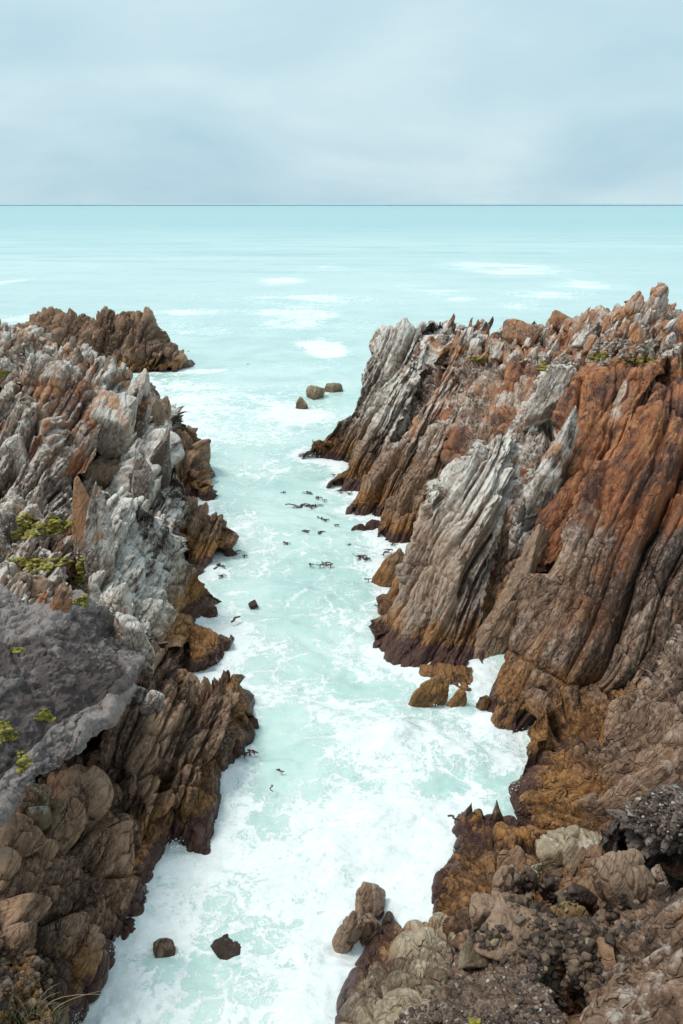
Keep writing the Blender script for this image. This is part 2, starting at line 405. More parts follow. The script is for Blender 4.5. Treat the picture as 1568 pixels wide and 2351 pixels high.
# long curling streaks: strings of small patches
for line in [[(605,655),(650,640),(700,622),(760,610),(820,612)],[(480,692),(560,688),(620,683)],[(540,715),(640,722),(720,715),(765,730),(720,750),(640,755),(560,765),(400,780)],[(350,720),(420,716),(500,722)],[(1030,605),(1090,603),(1150,620),(1110,635),(1200,628),(1260,625),(1330,645),(1400,668)],[(920,660),(980,672),(1040,684),(1090,695)],[(1180,705),(1240,690),(1310,680),(1260,672),(1190,690)],[(430,870),(500,855),(600,846)],[(680,795),(740,785),(800,812),(760,830),(700,800)],[(690,850),(760,845),(830,852)],[(400,930),(520,915),(640,935),(700,925)]]:
    for (xa, ya), (xb, yb) in zip(line, line[1:]):
        k_ = max(1, int(math.hypot(xb - xa, (yb - ya) * 2.5) / 22))
        for i_ in range(k_): fb(xa + (xb - xa) * i_ / k_, ya + (yb - ya) * i_ / k_, 17, 3.6 + (ya - 600) * .012, .30)
# the gully
for a in [(600,1080,60,25,.45),(570,1200,40,45,.85),(620,1250,50,40,.5),(590,1310,60,25,.55),(760,1055,60,14,.3),(700,1040,30,16,.7),(780,1160,70,12,.2),(700,1140,40,12,.3),(830,1280,40,14,.4),(720,1230,60,20,.25),(660,1370,80,30,.45),(520,1400,50,30,.75),(760,1410,90,30,.45),(860,1300,30,14,.5),(830,1420,60,20,.5),(560,1460,60,24,.6),(640,1490,80,24,.5),(760,1510,80,20,.4),(500,1570,50,30,.95),(600,1590,60,30,.6),(680,1560,60,30,.7),(720,1620,90,34,.7),(900,1690,120,60,1.25),(800,1700,80,40,.95),(830,1600,40,20,.6),(940,1760,110,40,.85),(1080,1720,80,34,.7),(1180,1730,60,24,1.1),(1100,1800,70,24,1.1),(1060,1570,50,14,.9),(1130,1640,40,24,1.0),(1050,1680,50,22,.9),(900,1830,120,44,1.2),(780,1860,110,60,1.1),(650,1830,60,40,.4),(960,1880,90,50,1.3),(760,1960,170,60,1.35),(900,1980,100,50,1.5),(600,1960,80,40,.8),(520,1940,40,40,.6),(640,2040,140,50,1.1),(820,2070,140,40,1.35),(480,2010,60,40,.7),(430,2060,60,40,.45),(560,2120,120,40,.6),(720,2150,120,40,1.0),(400,2130,70,40,.5),(330,2120,40,40,.8),(600,2220,160,50,.55),(720,2280,90,60,.9),(420,2240,120,60,.35),(300,2230,80,60,.5),(560,2320,160,40,.45),(240,2310,80,40,.8),(700,2350,100,40,.6),(330,2330,120,30,.4)]: fb(*a)
CALM = [(620,1340,70,30,.3),(690,1110,120,30,.25),(720,1180,120,40,.3),(640,1740,60,60,.55),(600,1700,40,30,.3),(540,1830,20,20,.3),(1000,1790,80,25,.5),(1120,1780,60,18,.3),(850,1450,60,18,.2),(650,1640,60,30,.25),(820,1570,50,18,.5),(890,1530,30,16,.3),(480,2050,50,14,.3),(520,2140,40,8,.3),(680,1420,60,30,.3),(900,1400,20,20,.2),(370,2190,60,20,.3),(480,2230,60,16,.25)]
def blobs(X, Y, L):
    r = np.zeros(len(X)); q0 = np.stack([X, Y, X * 0], 1); fa = np.clip((Y - 55) / 60, 0, 1)
    sc_ = 1 / np.clip(Y * .11, 4, 30)[:, None]
    X = X + fa * Y * .05 * fbm(q0 * sc_ * np.array([1, .6, 1]), 4, 201); Y = Y + fa * Y * .05 * fbm(q0 * sc_ * np.array([.7, .6, 1]), 4, 207)
    md = 1 + fa * 1.1 * fbm(q0 * sc_ * 1.7, 3, 211)
    for px, py, rx, ry, v in L:
        c = PZ(px, py, 0); sx = c[1] / F * rx * 1.06; y2 = PZ(px, py - ry, 0)[1] - c[1]
        e = ((X - c[0]) / sx) ** 2 + ((Y - c[1]) / y2) ** 2
        k = e < 9
        r[k] += v * np.exp(-e[k])
    return r * np.clip(md, 0, 1.4)
def water_mat():
    m, t = mat('sea_water'); N = NB(t)
    geo = N.n('ShaderNodeNewGeometry'); pos = geo.outputs['Position']
    dens = N.n('ShaderNodeAttribute', attribute_name='foam').outputs['Fac']
    X = N.n('ShaderNodeSeparateXYZ', {0: pos})
    y = X.outputs[1]
    wv = N.n('ShaderNodeTexNoise', {'Vector': pos, 'Scale': .55, 'Detail': 4, 'Roughness': .6}).outputs[1]
    wv2 = N.n('ShaderNodeTexNoise', {'Vector': pos, 'Scale': 1.9, 'Detail': 4, 'Roughness': .6}).outputs[1]
    def warp(v, a): return N.n('ShaderNodeVectorMath', {0: N.n('ShaderNodeVectorMath', {0: v, 1: (.5, .5, .5)}, operation='SUBTRACT').outputs[0], 1: (a, a, a)}, operation='MULTIPLY').outputs[0]
    def add(a, b): return N.n('ShaderNodeVectorMath', {0: a, 1: b}, operation='ADD').outputs[0]
    p1 = add(pos, warp(wv, 3.2)); p1 = add(p1, warp(wv2, .9))
    p1 = N.n('ShaderNodeVectorMath', {0: p1, 1: (1, .8, 1)}, operation='MULTIPLY').outputs[0]
    def web(p, s, w):
        v = N.n('ShaderNodeTexVoronoi', {'Vector': p, 'Scale': s}, feature='DISTANCE_TO_EDGE', voronoi_dimensions='2D').outputs['Distance']
        return N.ss(v, 0, w, 1, 0)
    web1 = web(p1, .62, .20); web2 = web(p1, 1.7, .24); web3 = web(add(pos, warp(wv2, .8)), 4.4, .3)
    lace = N.math('MAXIMUM', web1, N.math('MULTIPLY', web2, .8)); lace = N.math('MAXIMUM', lace, N.math('MULTIPLY', web3, .55))
    n1 = N.noise(p1, .8, 7, .68); n2 = N.noise(pos, 3.5, 6, .72, .6)
    v = N.math('ADD', N.math('MULTIPLY', dens, 1.0), N.math('MULTIPLY', lace, .58))
    v = N.math('ADD', v, N.math('MULTIPLY', N.math('SUBTRACT', n1, .5), 1.5))
    v = N.math('ADD', v, N.math('MULTIPLY', N.math('SUBTRACT', n2, .5), .55))
    n3 = N.noise(N.n('ShaderNodeVectorMath', {0: pos, 1: (.45, 1, 1)}, operation='MULTIPLY').outputs[0], .17, 7, .7, .8)
    v = N.math('ADD', v, N.math('MULTIPLY', N.math('MULTIPLY', N.math('SUBTRACT', N.math('ADD', N.math('MULTIPLY', n3, .5), N.math('MULTIPLY', N.noise(N.n('ShaderNodeVectorMath', {0: pos, 1: (.5, 1, 1)}, operation='MULTIPLY').outputs[0], .055, 5, .65, 1.6), .5)), .53), N.ss(y, 60, 130)), N.ss(dens, .05, .35, .0, 5.0)))
    foam = N.math('MULTIPLY', N.ss(v, .47, .88), N.ss(y, 80, 200, 1, .8))
    haze = N.ss(v, .0, 1.0, 0, .3)                      # bubbles under the surface make it milky
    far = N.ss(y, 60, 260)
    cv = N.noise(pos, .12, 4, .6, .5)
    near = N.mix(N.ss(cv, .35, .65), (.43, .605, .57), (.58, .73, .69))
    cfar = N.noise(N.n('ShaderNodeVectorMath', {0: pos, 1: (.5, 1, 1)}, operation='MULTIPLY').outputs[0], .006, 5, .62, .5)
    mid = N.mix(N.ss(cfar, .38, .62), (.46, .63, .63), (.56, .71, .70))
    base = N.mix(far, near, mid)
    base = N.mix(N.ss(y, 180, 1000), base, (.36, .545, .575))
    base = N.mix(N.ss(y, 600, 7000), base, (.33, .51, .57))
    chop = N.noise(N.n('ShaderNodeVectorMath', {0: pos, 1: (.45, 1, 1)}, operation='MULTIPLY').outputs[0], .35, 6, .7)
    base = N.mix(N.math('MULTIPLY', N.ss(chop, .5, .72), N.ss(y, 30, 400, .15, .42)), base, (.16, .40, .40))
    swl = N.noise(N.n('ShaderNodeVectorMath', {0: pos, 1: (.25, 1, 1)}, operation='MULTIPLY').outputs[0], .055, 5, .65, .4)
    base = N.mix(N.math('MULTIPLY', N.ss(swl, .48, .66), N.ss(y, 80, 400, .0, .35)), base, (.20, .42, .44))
    base = N.mix(haze, base, (.66, .86, .83))
    col = N.mix(foam, base, N.mix(N.ss(n2, .3, .7), (.74, .80, .80), (.87, .90, .90)))
    rough = N.math('ADD', N.math('MULTIPLY', foam, .5), .22)
    rough = N.math('ADD', rough, N.ss(y, 50, 600, 0, .25))
    wsm = N.noise(N.n('ShaderNodeVectorMath', {0: pos, 1: (.6, 1, 1)}, operation='MULTIPLY').outputs[0], 1.6, 6, .62, .4)
    h = N.math('ADD', N.math('MULTIPLY', wsm, .9), N.math('MULTIPLY', foam, .06))
    h = N.math('ADD', h, N.math('MULTIPLY', N.math('MULTIPLY', n2, foam), .5))
    st = N.ss(y, 30, 400, .5, .16)
    bm = N.n('ShaderNodeBump', {'Height': h, 'Strength': st, 'Distance': .22}).outputs[0]
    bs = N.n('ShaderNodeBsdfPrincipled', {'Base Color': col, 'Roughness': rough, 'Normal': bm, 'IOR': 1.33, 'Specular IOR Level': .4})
    N.n('ShaderNodeOutputMaterial', {0: bs.outputs[0]})
    return m
def build_sea(foot):
    pys = list(np.arange(2460, 700, -2.6)) + list(np.arange(700, 520, -2.0)) + list(np.arange(520, 470, -1.0))
    Ys = np.array([PZ(784, p, 0)[1] for p in pys] + [9000, 14000, 22000, 40000, 70000])
    a = np.concatenate([np.linspace(-1500, -60, 40, endpoint=False), np.arange(-60, 1640, 3.4), np.linspace(1640, 3100, 40)])
    A = (a - 784) / F * 1.06
    X = A[None] * Ys[:, None]; Y = np.repeat(Ys[:, None], len(a), 1)
    X = X.ravel(); Y = Y.ravel(); n = len(X)
    pos = np.stack([X, Y, np.zeros(n)], 1)
    dens = np.full(n, .04)
    dens += np.clip((60 - Y) / 60, 0, 1) * .10
    dens += np.minimum(blobs(X, Y, FOAM) * np.where(Y > 62, .95, .43), .95) - blobs(X, Y, CALM)
    dens = np.where(Y > 130, dens - .32, dens)
    dens = np.where((Y > 60) & (Y <= 130), dens - .32 * (Y - 60) / 70, dens)
    # surf against the rocks
    from mathutils.kdtree import KDTree
    kd = KDTree(len(foot))
    for i, p in enumerate(foot): kd.insert((p[0], p[1], 0), i)
    kd.balance()
    m = (Y < 125) & (X > -75) & (X < 45)
    idx = np.nonzero(m)[0]; dd = np.full(n, 99.)
    for i in idx: dd[i] = kd.find((X[i], Y[i], 0))[2]
    wob = fbm(pos * .35, 3, 5)
    dens += .58 * np.exp(-(dd / (1.1 + .9 * wob)) ** 2) + .10 * np.exp(-dd / 3.)
    # waves
    amp = np.clip((120 - Y) / 90, 0, 1)
    z = .34 * fbm(pos * np.array([.28, .40, 1]), 3, 71) * amp + .20 * fbm(pos * np.array([.8, 1.1, 1]), 3, 77) * amp
    z += .30 * fbm(pos * np.array([.05, .11, 1]), 2, 81) * np.clip((600 - Y) / 400, 0, 1)
    z += np.clip(dens - .4, 0, 1.2) * (.13 + .14 * fbm(pos * 1.6, 3, 83)) * amp
    sw = blobs(X, Y, [(900, 1690, 110, 45, .8), (760, 1960, 120, 40, .35), (900, 1880, 120, 40, .3)])
    z += sw * (.6 + .35 * fbm(pos * .9, 3, 87))
    z -= .18 * amp
    z[Y > 700] = 0
    pos[:, 2] = z
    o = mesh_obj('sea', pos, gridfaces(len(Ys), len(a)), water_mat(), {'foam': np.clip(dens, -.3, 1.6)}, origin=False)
    tag(o, kind='structure')
    return o
# ------------------------------------------------------------------ rock formations
SN, SD = (.78, -.03, -.62), (.56, .45, .70)
def par(n, d, sheets=(), blocks=(), **k): return dict(n=n, d=d, sheets=sheets, blocks=blocks, **k)
P_R = par(RN, RD, sheets=((2.2, 9, 1.3, .55), (.75, 5, .55, .34), (.26, 3, .15, .11)), blocks=((1.0, 6, 2.4, .45, .22), (.35, 1.6, .8, .14, .10)), warp=.45, rough=.16)
P_RB = par(RN, RD, off=-.4, sheets=((2.6, 12, 1.5, .6), (.9, 7, .6, .4)), blocks=((1.2, 5, 2.4, .6, .35), (.45, 1.5, .9, .3, .2)), warp=.3, rough=.1, grit=.5)
P_SLAB = par(SN, SD, sheets=((3.4, 16, .9, .7), (1.1, 8, .30, .26)), blocks=((2.6, 7, 4, .25, .22), (.5, 3, 1.2, .05, .05)), warp=.2, rough=.07)
P_LL = par(LN, LD, sheets=((2.3, 12, 1.1, .7), (.8, 8, .34, .34), (.28, 5, .10, .10)), blocks=((1.7, 5.5, 2.8, .45, .4), (.55, 2.0, 1.1, .14, .14)), warp=.35, rough=.12)
P_FAR = par(LN, LD, sheets=((3, 8, 1.2, .7), (1.1, 5, .8, .5)), blocks=((1.8, 3, 2.4, 1.0, .6), (.8, 1.4, 1.1, .4, .3)), warp=.8, rough=.3)
P_LUMP = par((.8, .25, -.55), (.55, .1, .83), sheets=((1.5, 5, .35, .25),), blocks=((1.1, 2.0, 1.4, .7, .42), (.42, .9, .6, .2, .14)), warp=.25, rough=.06, grit=.5)
P_RUB = par(RN, RD, sheets=(), blocks=((.9, 2.4, 1.2, 1.1, .4), (.45, 1.1, .6, .5, .25)), warp=.5, rough=.25)
P_NR = par((.75, .3, -.58), (.6, .25, .75), sheets=((1.8, 7, .7, .4), (.55, 4, .28, .2), (.2, 3, .08, .07)), blocks=((1.0, 3.0, 1.6, .5, .28), (.38, 1.2, .6, .16, .12)), warp=.3, rough=.08, grit=.6)
P_SMOOTH = par((.35, -.2, .1), (.8, .9, .1), sheets=(), blocks=((2.6, 4, 2.2, .16, .05), (.5, 1.2, .6, .07, .02)), warp=.9, rough=.12, ripple=.08)
P_TAN = par((.9, .1, -.35), (.3, .3, .85), sheets=((1.3, 6, .16, .22),), blocks=((1.0, 1.4, 1.5, .22, .26), (.4, .9, .6, .05, .05)), warp=.2, rough=.03, grit=0, joints=((2.2, .1, .2),))
FORMS = []
def form(name, label, cat, rows, pr, seed, group=None, dens=1.0, kind=None, **pal):
    FORMS.append((name, label, cat, rows, pr, seed, group, dens, kind, pal))
# --- base masses: the body of each headland
form('cliff', None, None, [
    ('z', [(770,1085,-1),(830,1180,-1),(890,1250,-1),(905,1400,-1),(940,1540,-1),(1100,1590,-1),(1180,1690,-1),(1330,1710,-1)]),
    ('Y', [(840,960,71),(900,1040,63),(970,1080,57),(1030,1200,47),(1090,1380,40),(1180,1440,38),(1300,1300,39.5),(1470,1200,40)]),
    ('Y', [(890,830,74),(1000,850,67),(1110,828,62),(1190,850,58),(1260,860,55),(1330,850,52),(1440,840,49),(1640,860,47)]),
    ('Y', [(900,785,78),(1000,765,78),(1100,768,75),(1200,775,71),(1300,755,67),(1390,755,64),(1500,745,61),(1680,745,58)]),
    ('B', 4, 9, -1)], P_RB, 11, kind='structure', orange=.5, white=.4, rust=.36)
form('cliff', None, None, [
    ('z', [(335,885,-1),(380,975,-1),(430,1060,-1),(460,1150,-1),(480,1280,-1),(430,1350,-1),(430,1460,-1),(440,1550,-1),(520,1700,-1),(420,1900,-1),(290,2020,-1)]),
    ('Y', [(300,900,69),(340,960,65),(365,1060,57),(395,1180,50),(400,1260,46),(370,1340,42),(360,1430,37),(340,1530,32),(300,1600,28),(250,1700,25.5),(200,1800,24)]),
    ('Y', [(150,830,66),(150,900,58),(140,1050,48),(120,1190,38.5),(90,1280,34.5),(60,1370,30),(0,1500,26),(-60,1650,22),(-90,1800,19.5)]),
    ('Y', [(-60,770,68),(-100,900,58),(-200,1050,46),(-240,1200,37),(-280,1400,28),(-300,1600,22),(-320,1800,18)])], dict(P_LL, off=-1.3), 12, kind='structure', orange=.25, white=.6)
# --- left side
form('cliff', None, None, [
    ('Y', [(1160,1850,26),(1300,1900,25),(1400,1900,25),(1640,1800,24)]),
    ('Y', [(1150,2200,17),(1300,2150,17.8),(1450,2100,18.5),(1680,2050,18.6)]),
    ('Y', [(1100,2460,13.3),(1300,2440,13.1),(1450,2420,12.9),(1700,2400,12.6)])], dict(P_LUMP, off=-.9), 13, kind='structure', white=.1, orange=0, brown=7, wet=2)
form('sea_outcrop', 'dark brown jagged outcrop standing in the sea beyond the left cliff', 'rock outcrop', [
    ('z', [(45,775,-.5),(150,850,-.5),(300,872,-.5),(350,870,-.5),(388,853,-.5),(398,832,-.5)]),
    ('Y', [(58,775,123),(150,790,116),(250,795,113),(330,800,110.5),(365,820,109.5),(390,835,110)]),
    ('Y', [(62,758,128),(80,738,126),(100,726,124),(150,722,122),(200,726,120),(255,718,119),(285,738,118),(320,732,117),(345,740,116),(358,790,114),(385,822,112),(396,830,111)]),
    ('B', 3, 9, -1)], P_FAR, 21, dens=1.3, white=.22, orange=.0, brown=9, wet=1.6, bmix=.75, hi=(.40, .25, .17))
form('rock_ridge', 'pale grey ridge with orange tinged crest, behind the rusty wall on the left cliff', 'rock ridge', [
    ('Y', [(-30,870,60),(80,870,60),(200,930,58),(240,1060,56),(290,1080,55),(350,1080,56.5),(385,1010,64)]),
    ('Y', [(-30,800,65),(100,815,64),(200,850,62),(245,920,59),(300,950,59.5),(345,955,62),(375,965,66)]),
    ('Y', [(-30,742,70),(20,744,70),(50,755,69),(110,780,67),(170,797,66),(225,815,65),(260,848,65),(310,868,66),(345,878,69),(355,925,70),(390,950,72)]),
    ('B', 2, 5, -1)], P_LL, 22, dens=1.15, white=1.0, orange=.55, brown=3.0, hi=(.58, .45, .36))
form('rock_wall', 'tall rust streaked slab wall with jagged top on the left cliff', 'rock wall', [
    ('Y', [(50,1060,47),(110,1065,46.5),(150,1100,45.5),(195,1100,46),(222,1065,47)]),
    ('Y', [(55,930,50.5),(110,940,50),(150,960,49.5),(190,975,49.5),(222,985,50)]),
    ('Y', [(55,845,54),(80,825,54),(92,838,53.5),(118,838,53),(130,858,52.8),(150,850,52.5),(190,868,52.3),(205,895,52),(222,950,51.5)]),
    ('B', .5, 2.5, 3)], par(LN, (.25, .2, .9), sheets=((1.5, 14, .45, .5), (.5, 8, .14, .16)), blocks=((2.0, 6, 3, .2, .2), (.5, 2.5, 1, .05, .05)), warp=.25, rough=.10, off=.5), 23, dens=1.2, rust=.38, white=.5, orange=.5, brown=0, wet=-2)
form('rock_wall', 'broken reddish brown stepped wall at the far left edge, left of the rust streaked slab', 'rock wall', [
    ('Y', [(-40,1230,40),(60,1190,41),(130,1190,41.5),(170,1150,44)]),
    ('Y', [(-40,1050,44),(50,1040,45),(100,1060,45),(160,1080,46)]),
    ('Y', [(-40,880,50),(10,870,51),(50,885,50),(80,900,49),(115,960,48),(140,1010,48)]),
    ('B', .5, 3, 3)], P_LL, 24, rust=.36, white=.6, orange=.35, brown=0, wet=-2)
form('rock_outcrop', 'cluster of grey pointed slabs between the dark hollow rock and the sea', 'rock outcrop', [
    ('Y', [(290,1190,46.5),(350,1240,45.5),(400,1270,46),(432,1240,48)]),
    ('Y', [(295,1120,49),(345,1130,48.5),(390,1150,48.5),(420,1165,49.5)]),
    ('Y', [(295,1085,51),(312,1068,51),(325,1080,51),(345,1060,51),(360,1035,51.3),(372,1015,51.5),(385,1040,51.5),(395,1035,51.5),(405,1095,51.5),(428,1140,51)]),
    ('B', 1, 2.5, 1)], P_LL, 25, white=.85, orange=.1, brown=2.6, hi=(.56, .44, .36))
form('sea_outcrop', 'brown knobbly outcrop at the water, beyond the square block of the left cliff', 'rock outcrop', [
    ('z', [(370,1165,-.5),(420,1168,-.5),(455,1158,-.5),(470,1145,-.5)]),
    ('Y', [(365,1080,62),(415,1080,61.5),(445,1090,61.5),(462,1110,61)]),
    ('Y', [(360,1000,66),(378,985,66),(400,985,66),(415,1000,65.5),(430,1012,65),(442,1038,64),(454,1060,63),(464,1095,61.8)]),
    ('B', 1, 5, -1)], P_FAR, 26, white=.0, orange=.0, brown=9, wet=1.2, hi=(.42, .27, .17))
form('sea_outcrop', 'square topped brown block jutting into the gully from the left cliff', 'rock outcrop', [
    ('z', [(425,1350,-.5),(460,1338,-.5),(485,1315,-.5),(498,1285,-.5)]),
    ('Y', [(420,1250,49.5),(455,1250,49),(485,1240,49),(500,1230,49.6)]),
    ('Y', [(405,1155,52.5),(425,1150,52.3),(445,1158,52),(465,1172,51.8),(485,1170,51.2),(502,1178,50.6)]),
    ('B', 1, 4, -1)], P_LL, 27, dens=1.2, white=.15, orange=.0, brown=9, wet=1.4, hi=(.48, .34, .24))
form('rock_slope', 'big smooth grey whaleback slab with cracked crest beside the tan pillar', 'rock slab', [
    ('Y', [(225,1380,34),(290,1430,33.5),(350,1470,34),(400,1490,35.5),(440,1470,38.5)]),
    ('Y', [(228,1230,36.5),(295,1290,36.5),(350,1350,36.8),(400,1400,37.5),(434,1425,39.5)]),
    ('Y', [(232,1125,38.5),(290,1132,39.3),(330,1160,40),(350,1190,40.5),(385,1240,41.3),(405,1290,41.5),(422,1340,41.8),(434,1405,41)]),
    ('B', 2, 2.5, -1)], par(LN, LD, sheets=((1.6, 9, .5, .34), (.5, 6, .16, .16)), blocks=((1.6, 4, 2.2, .35, .25), (.5, 1.0, .8, .16, .10)), warp=.4, rough=.12), 28, dens=1.15, white=1.0, orange=.08, brown=2.4, hi=(.60, .48, .39))
form('rock_outcrop', 'chunky brown stepped rocks between the grey whaleback and the gully', 'rock outcrop', [
    ('z', [(300,1700,-.5),(400,1680,-.5),(460,1610,-.5),(458,1560,-.5),(445,1500,-.5)]),
    ('Y', [(300,1580,29.5),(370,1570,30.5),(425,1560,32),(450,1545,34),(440,1480,38)]),
    ('Y', [(320,1480,33),(370,1470,34.2),(400,1450,36),(425,1430,38.5),(432,1410,40.5)]),
    ('B', -1.5, 2, 1)], P_LL, 29, white=.25, orange=.0, brown=7, wet=1.3, hi=(.52, .37, .27))
form('rock_ledge', 'low orange brown ledge washed by foam on the left of the gully', 'rock ledge', [
    ('z', [(452,1550,-.4),(505,1528,-.4),(528,1508,-.4),(543,1478,-.4),(530,1460,-.4)]),
    ('z', [(440,1500,.7),(480,1485,.7),(510,1475,.6),(525,1472,.4),(528,1464,.1)]),
    ('z', [(420,1440,.7),(460,1440,.6),(500,1452,.5),(525,1462,-.3),(528,1460,-.4)]),
    ('B', 0, 1.2, -1)], P_LUMP, 30, white=.0, orange=.0, brown=9, wet=2.6)
form('rock_outcrop', 'massive cracked brown block rising from the gully at the middle of the left cliff', 'rock outcrop', [
    ('z', [(556,1730,-.4),(522,1800,-.4),(484,1900,-.4),(466,1952,-.4),(440,1950,-.4),(400,1925,-.4),(352,1990,-.4),(340,2030,-.4),(312,2045,-.4)]),
    ('Y', [(556,1670,30),(530,1690,28.4),(500,1740,26.8),(470,1780,25.6),(430,1790,25.2),(390,1820,24.8),(350,1880,23.8),(320,1960,23.2),(300,1990,23)]),
    ('Y', [(545,1625,31),(520,1600,31),(480,1590,30.6),(440,1590,30),(400,1580,29.5),(350,1578,28.7),(300,1592,27.6),(255,1660,26.2),(225,1750,25),(210,1800,24.2)]),
    ('B', -.5, 2.5, 1)], par(LN, (.2, .25, .95), sheets=((1.5, 6, .6, .5), (.55, 3, .34, .3), (.2, 2, .1, .09)), blocks=((1.0, 3.6, 1.4, .55, .4), (.4, 1.6, .7, .16, .14)), warp=.25, rough=.08, off=.3), 31, dens=1.1, white=.3, orange=.0, brown=6, wet=1.3, hi=(.54, .39, .28))
form('rock_outcrop', 'rounded lumpy dark brown rocks at the lower left, next to the surf', 'rock outcrop', [
    ('z', [(322,2050,-.4),(314,2120,-.4),(300,2150,-.4),(246,2158,-.4),(240,2230,-.4),(190,2310,-.4),(130,2390,-.4)]),
    ('Y', [(318,1970,22.8),(290,2040,21.4),(235,2080,20.6),(190,2160,19),(150,2240,17.8),(80,2380,15.5)]),
    ('Y', [(305,1895,24),(225,1910,22.3),(150,1960,20.8),(90,2060,18.9),(50,2180,17),(-20,2370,14.5)]),
    ('Y', [(285,1850,25),(240,1818,24),(180,1822,23),(130,1856,22),(90,1818,21.8),(60,1830,21),(25,1890,19.8),(-10,2000,18.2),(-60,2150,16.5),(-120,2370,14)]),
    ('B', -1.5, 1.5, 2)], dict(P_LUMP, off=.25, sheets=((1.6, 6, .5, .4),), blocks=((1.0, 2.4, 1.3, .6, .45), (.4, 1.0, .6, .18, .16))), 32, dens=1.05, white=.28, orange=.0, brown=5.5, wet=1.0, hi=(.33, .22, .16))
form('rock_slab', 'dark purple grey pitted slab sloping at the left edge, dotted with yellow moss', 'rock slab', [
    ('Y', [(-60,1915,18.4),(10,1872,19.2),(60,1808,20.3),(120,1770,21.5),(190,1715,23.2),(250,1665,24.8),(300,1585,27),(335,1520,29.3)]),
    ('Y', [(-60,1890,17.2),(-5,1872,17.6),(15,1850,18),(45,1800,19),(60,1785,19.5),(100,1752,20.5),(130,1765,20.9),(175,1705,22.2),(195,1655,23.4),(245,1650,24),(255,1600,25),(292,1572,26),(300,1530,27.2),(330,1510,28.4)]),
    ('Y', [(-60,1860,17.6),(-10,1845,18),(10,1822,18.4),(38,1778,19.4),(55,1764,19.9),(98,1734,20.9),(124,1742,21.3),(165,1690,22.6),(190,1640,23.8),(235,1634,24.4),(246,1588,25.4),(280,1560,26.4),(292,1522,27.5),(318,1504,28.7)]),
    ('Y', [(-80,1640,20.8),(50,1600,22.9),(130,1560,24.3),(200,1520,26),(250,1500,27.4),(300,1492,28.6)]),
    ('Y', [(-80,1390,26.5),(0,1345,29),(60,1392,28),(130,1380,28.8),(190,1350,30.4),(235,1392,30.2),(262,1440,30),(300,1470,30)]),
    ('B', -.5, 2, 3)], P_SMOOTH, 33, white=.2, orange=.0, brown=0, wet=-2, lo=(.12, .088, .08), hi=(.42, .345, .32), wc=(.46, .40, .37), bump=1.6, crk=0)
form('rubble_bank', 'brown earthy bank of small stones in the bottom left corner', 'rubble bank', [
    ('Y', [(140,2400,14.5),(105,2260,16),(90,2200,16.8),(60,2170,17.4),(20,2160,17.6),(-60,2150,17.6)]),
    ('Y', [(120,2480,13.2),(50,2300,15.4),(-60,2280,15.4)]),
    ('Y', [(100,2600,12),(0,2500,12.5),(-100,2480,12.5)])], par((0, 0, 1), (1, 0, 0), blocks=((.35, .4, .35, .22, .1), (.15, .17, .15, .10, .05)), warp=.1, rough=.15), 34, white=.0, orange=.15, brown=12, wet=3.5)
# --- right side
form('rock_ridge', 'farthest slanting grey ridge of the right headland, descending to the sea', 'rock ridge', [
    ('z', [(692,1056,-.5),(730,1064,-.5),(780,1068,-.5),(830,1075,-.5)]),
    ('Y', [(704,1040,71),(760,1010,71.5),(830,960,70.5),(900,900,70)]),
    ('Y', [(700,1046,71.5),(722,1012,72),(742,985,72.5),(765,965,73),(790,945,73),(818,908,73),(830,880,73.5),(848,822,74),(868,790,75),(890,768,75.5),(925,757,76),(950,752,76),(972,738,76.5),(1012,732,77),(1032,752,78)]),
    ('B', 2, 5, -1)], P_R, 41, dens=1.3, white=.95, orange=.25, brown=3.6, wet=1.7)
form('rock_ridge', 'second slanting ridge of the right headland, with an orange crested tip', 'rock ridge', [
    ('z', [(752,1118,-.5),(775,1136,-.5),(808,1142,-.5),(850,1150,-.5)]),
    ('Y', [(765,1105,63.6),(820,1080,64),(880,1020,65),(930,930,66)]),
    ('Y', [(756,1112,64),(790,1068,65),(830,1010,66),(862,965,67),(880,918,67.5),(905,868,68),(925,830,69),(952,818,69.5),(975,838,69.5),(995,815,70.5),(1030,770,72),(1060,755,74)]),
    ('B', 2, 4, -1)], P_R, 42, dens=1.3, white=.85, orange=.5, brown=3.6, wet=1.7)
form('rock_ridge', 'third slanting ridge of the right headland, with a pink orange upper face', 'rock ridge', [
    ('z', [(798,1178,-.5),(812,1194,-.5),(870,1200,-.5),(900,1200,-.5)]),
    ('Y', [(815,1160,57.8),(880,1120,58.5),(940,1040,60),(1020,940,62.5)]),
    ('Y', [(804,1168,58),(830,1125,59),(852,1098,60),(885,1050,61),(915,1010,62),(945,975,63),(975,920,64),(1000,885,65),(1040,830,66.5),(1075,780,69),(1095,748,73),(1110,745,75)]),
    ('B', 2, 4, -1)], P_R, 43, dens=1.25, white=.6, orange=.75, brown=3.8, wet=1.7)
form('rock_ridge', 'fourth ridge, closely cracked grey brown rock behind the pale wedge', 'rock ridge', [
    ('z', [(866,1238,-.5),(872,1256,-.5),(912,1262,-.5),(960,1270,-.5)]),
    ('Y', [(880,1215,53),(930,1180,53.5),(985,1100,54.5),(1050,1020,57)]),
    ('Y', [(870,1225,53.3),(880,1190,54),(898,1150,55),(925,1120,55.5),(955,1090,56),(975,1040,57),(985,1000,58),(1010,975,58.5),(1050,950,59),(1090,920,60),(1130,880,61),(1170,850,62)]),
    ('B', 2, 3, -1)], P_R, 44, dens=1.2, white=.45, orange=.3, brown=4.4, wet=1.6)
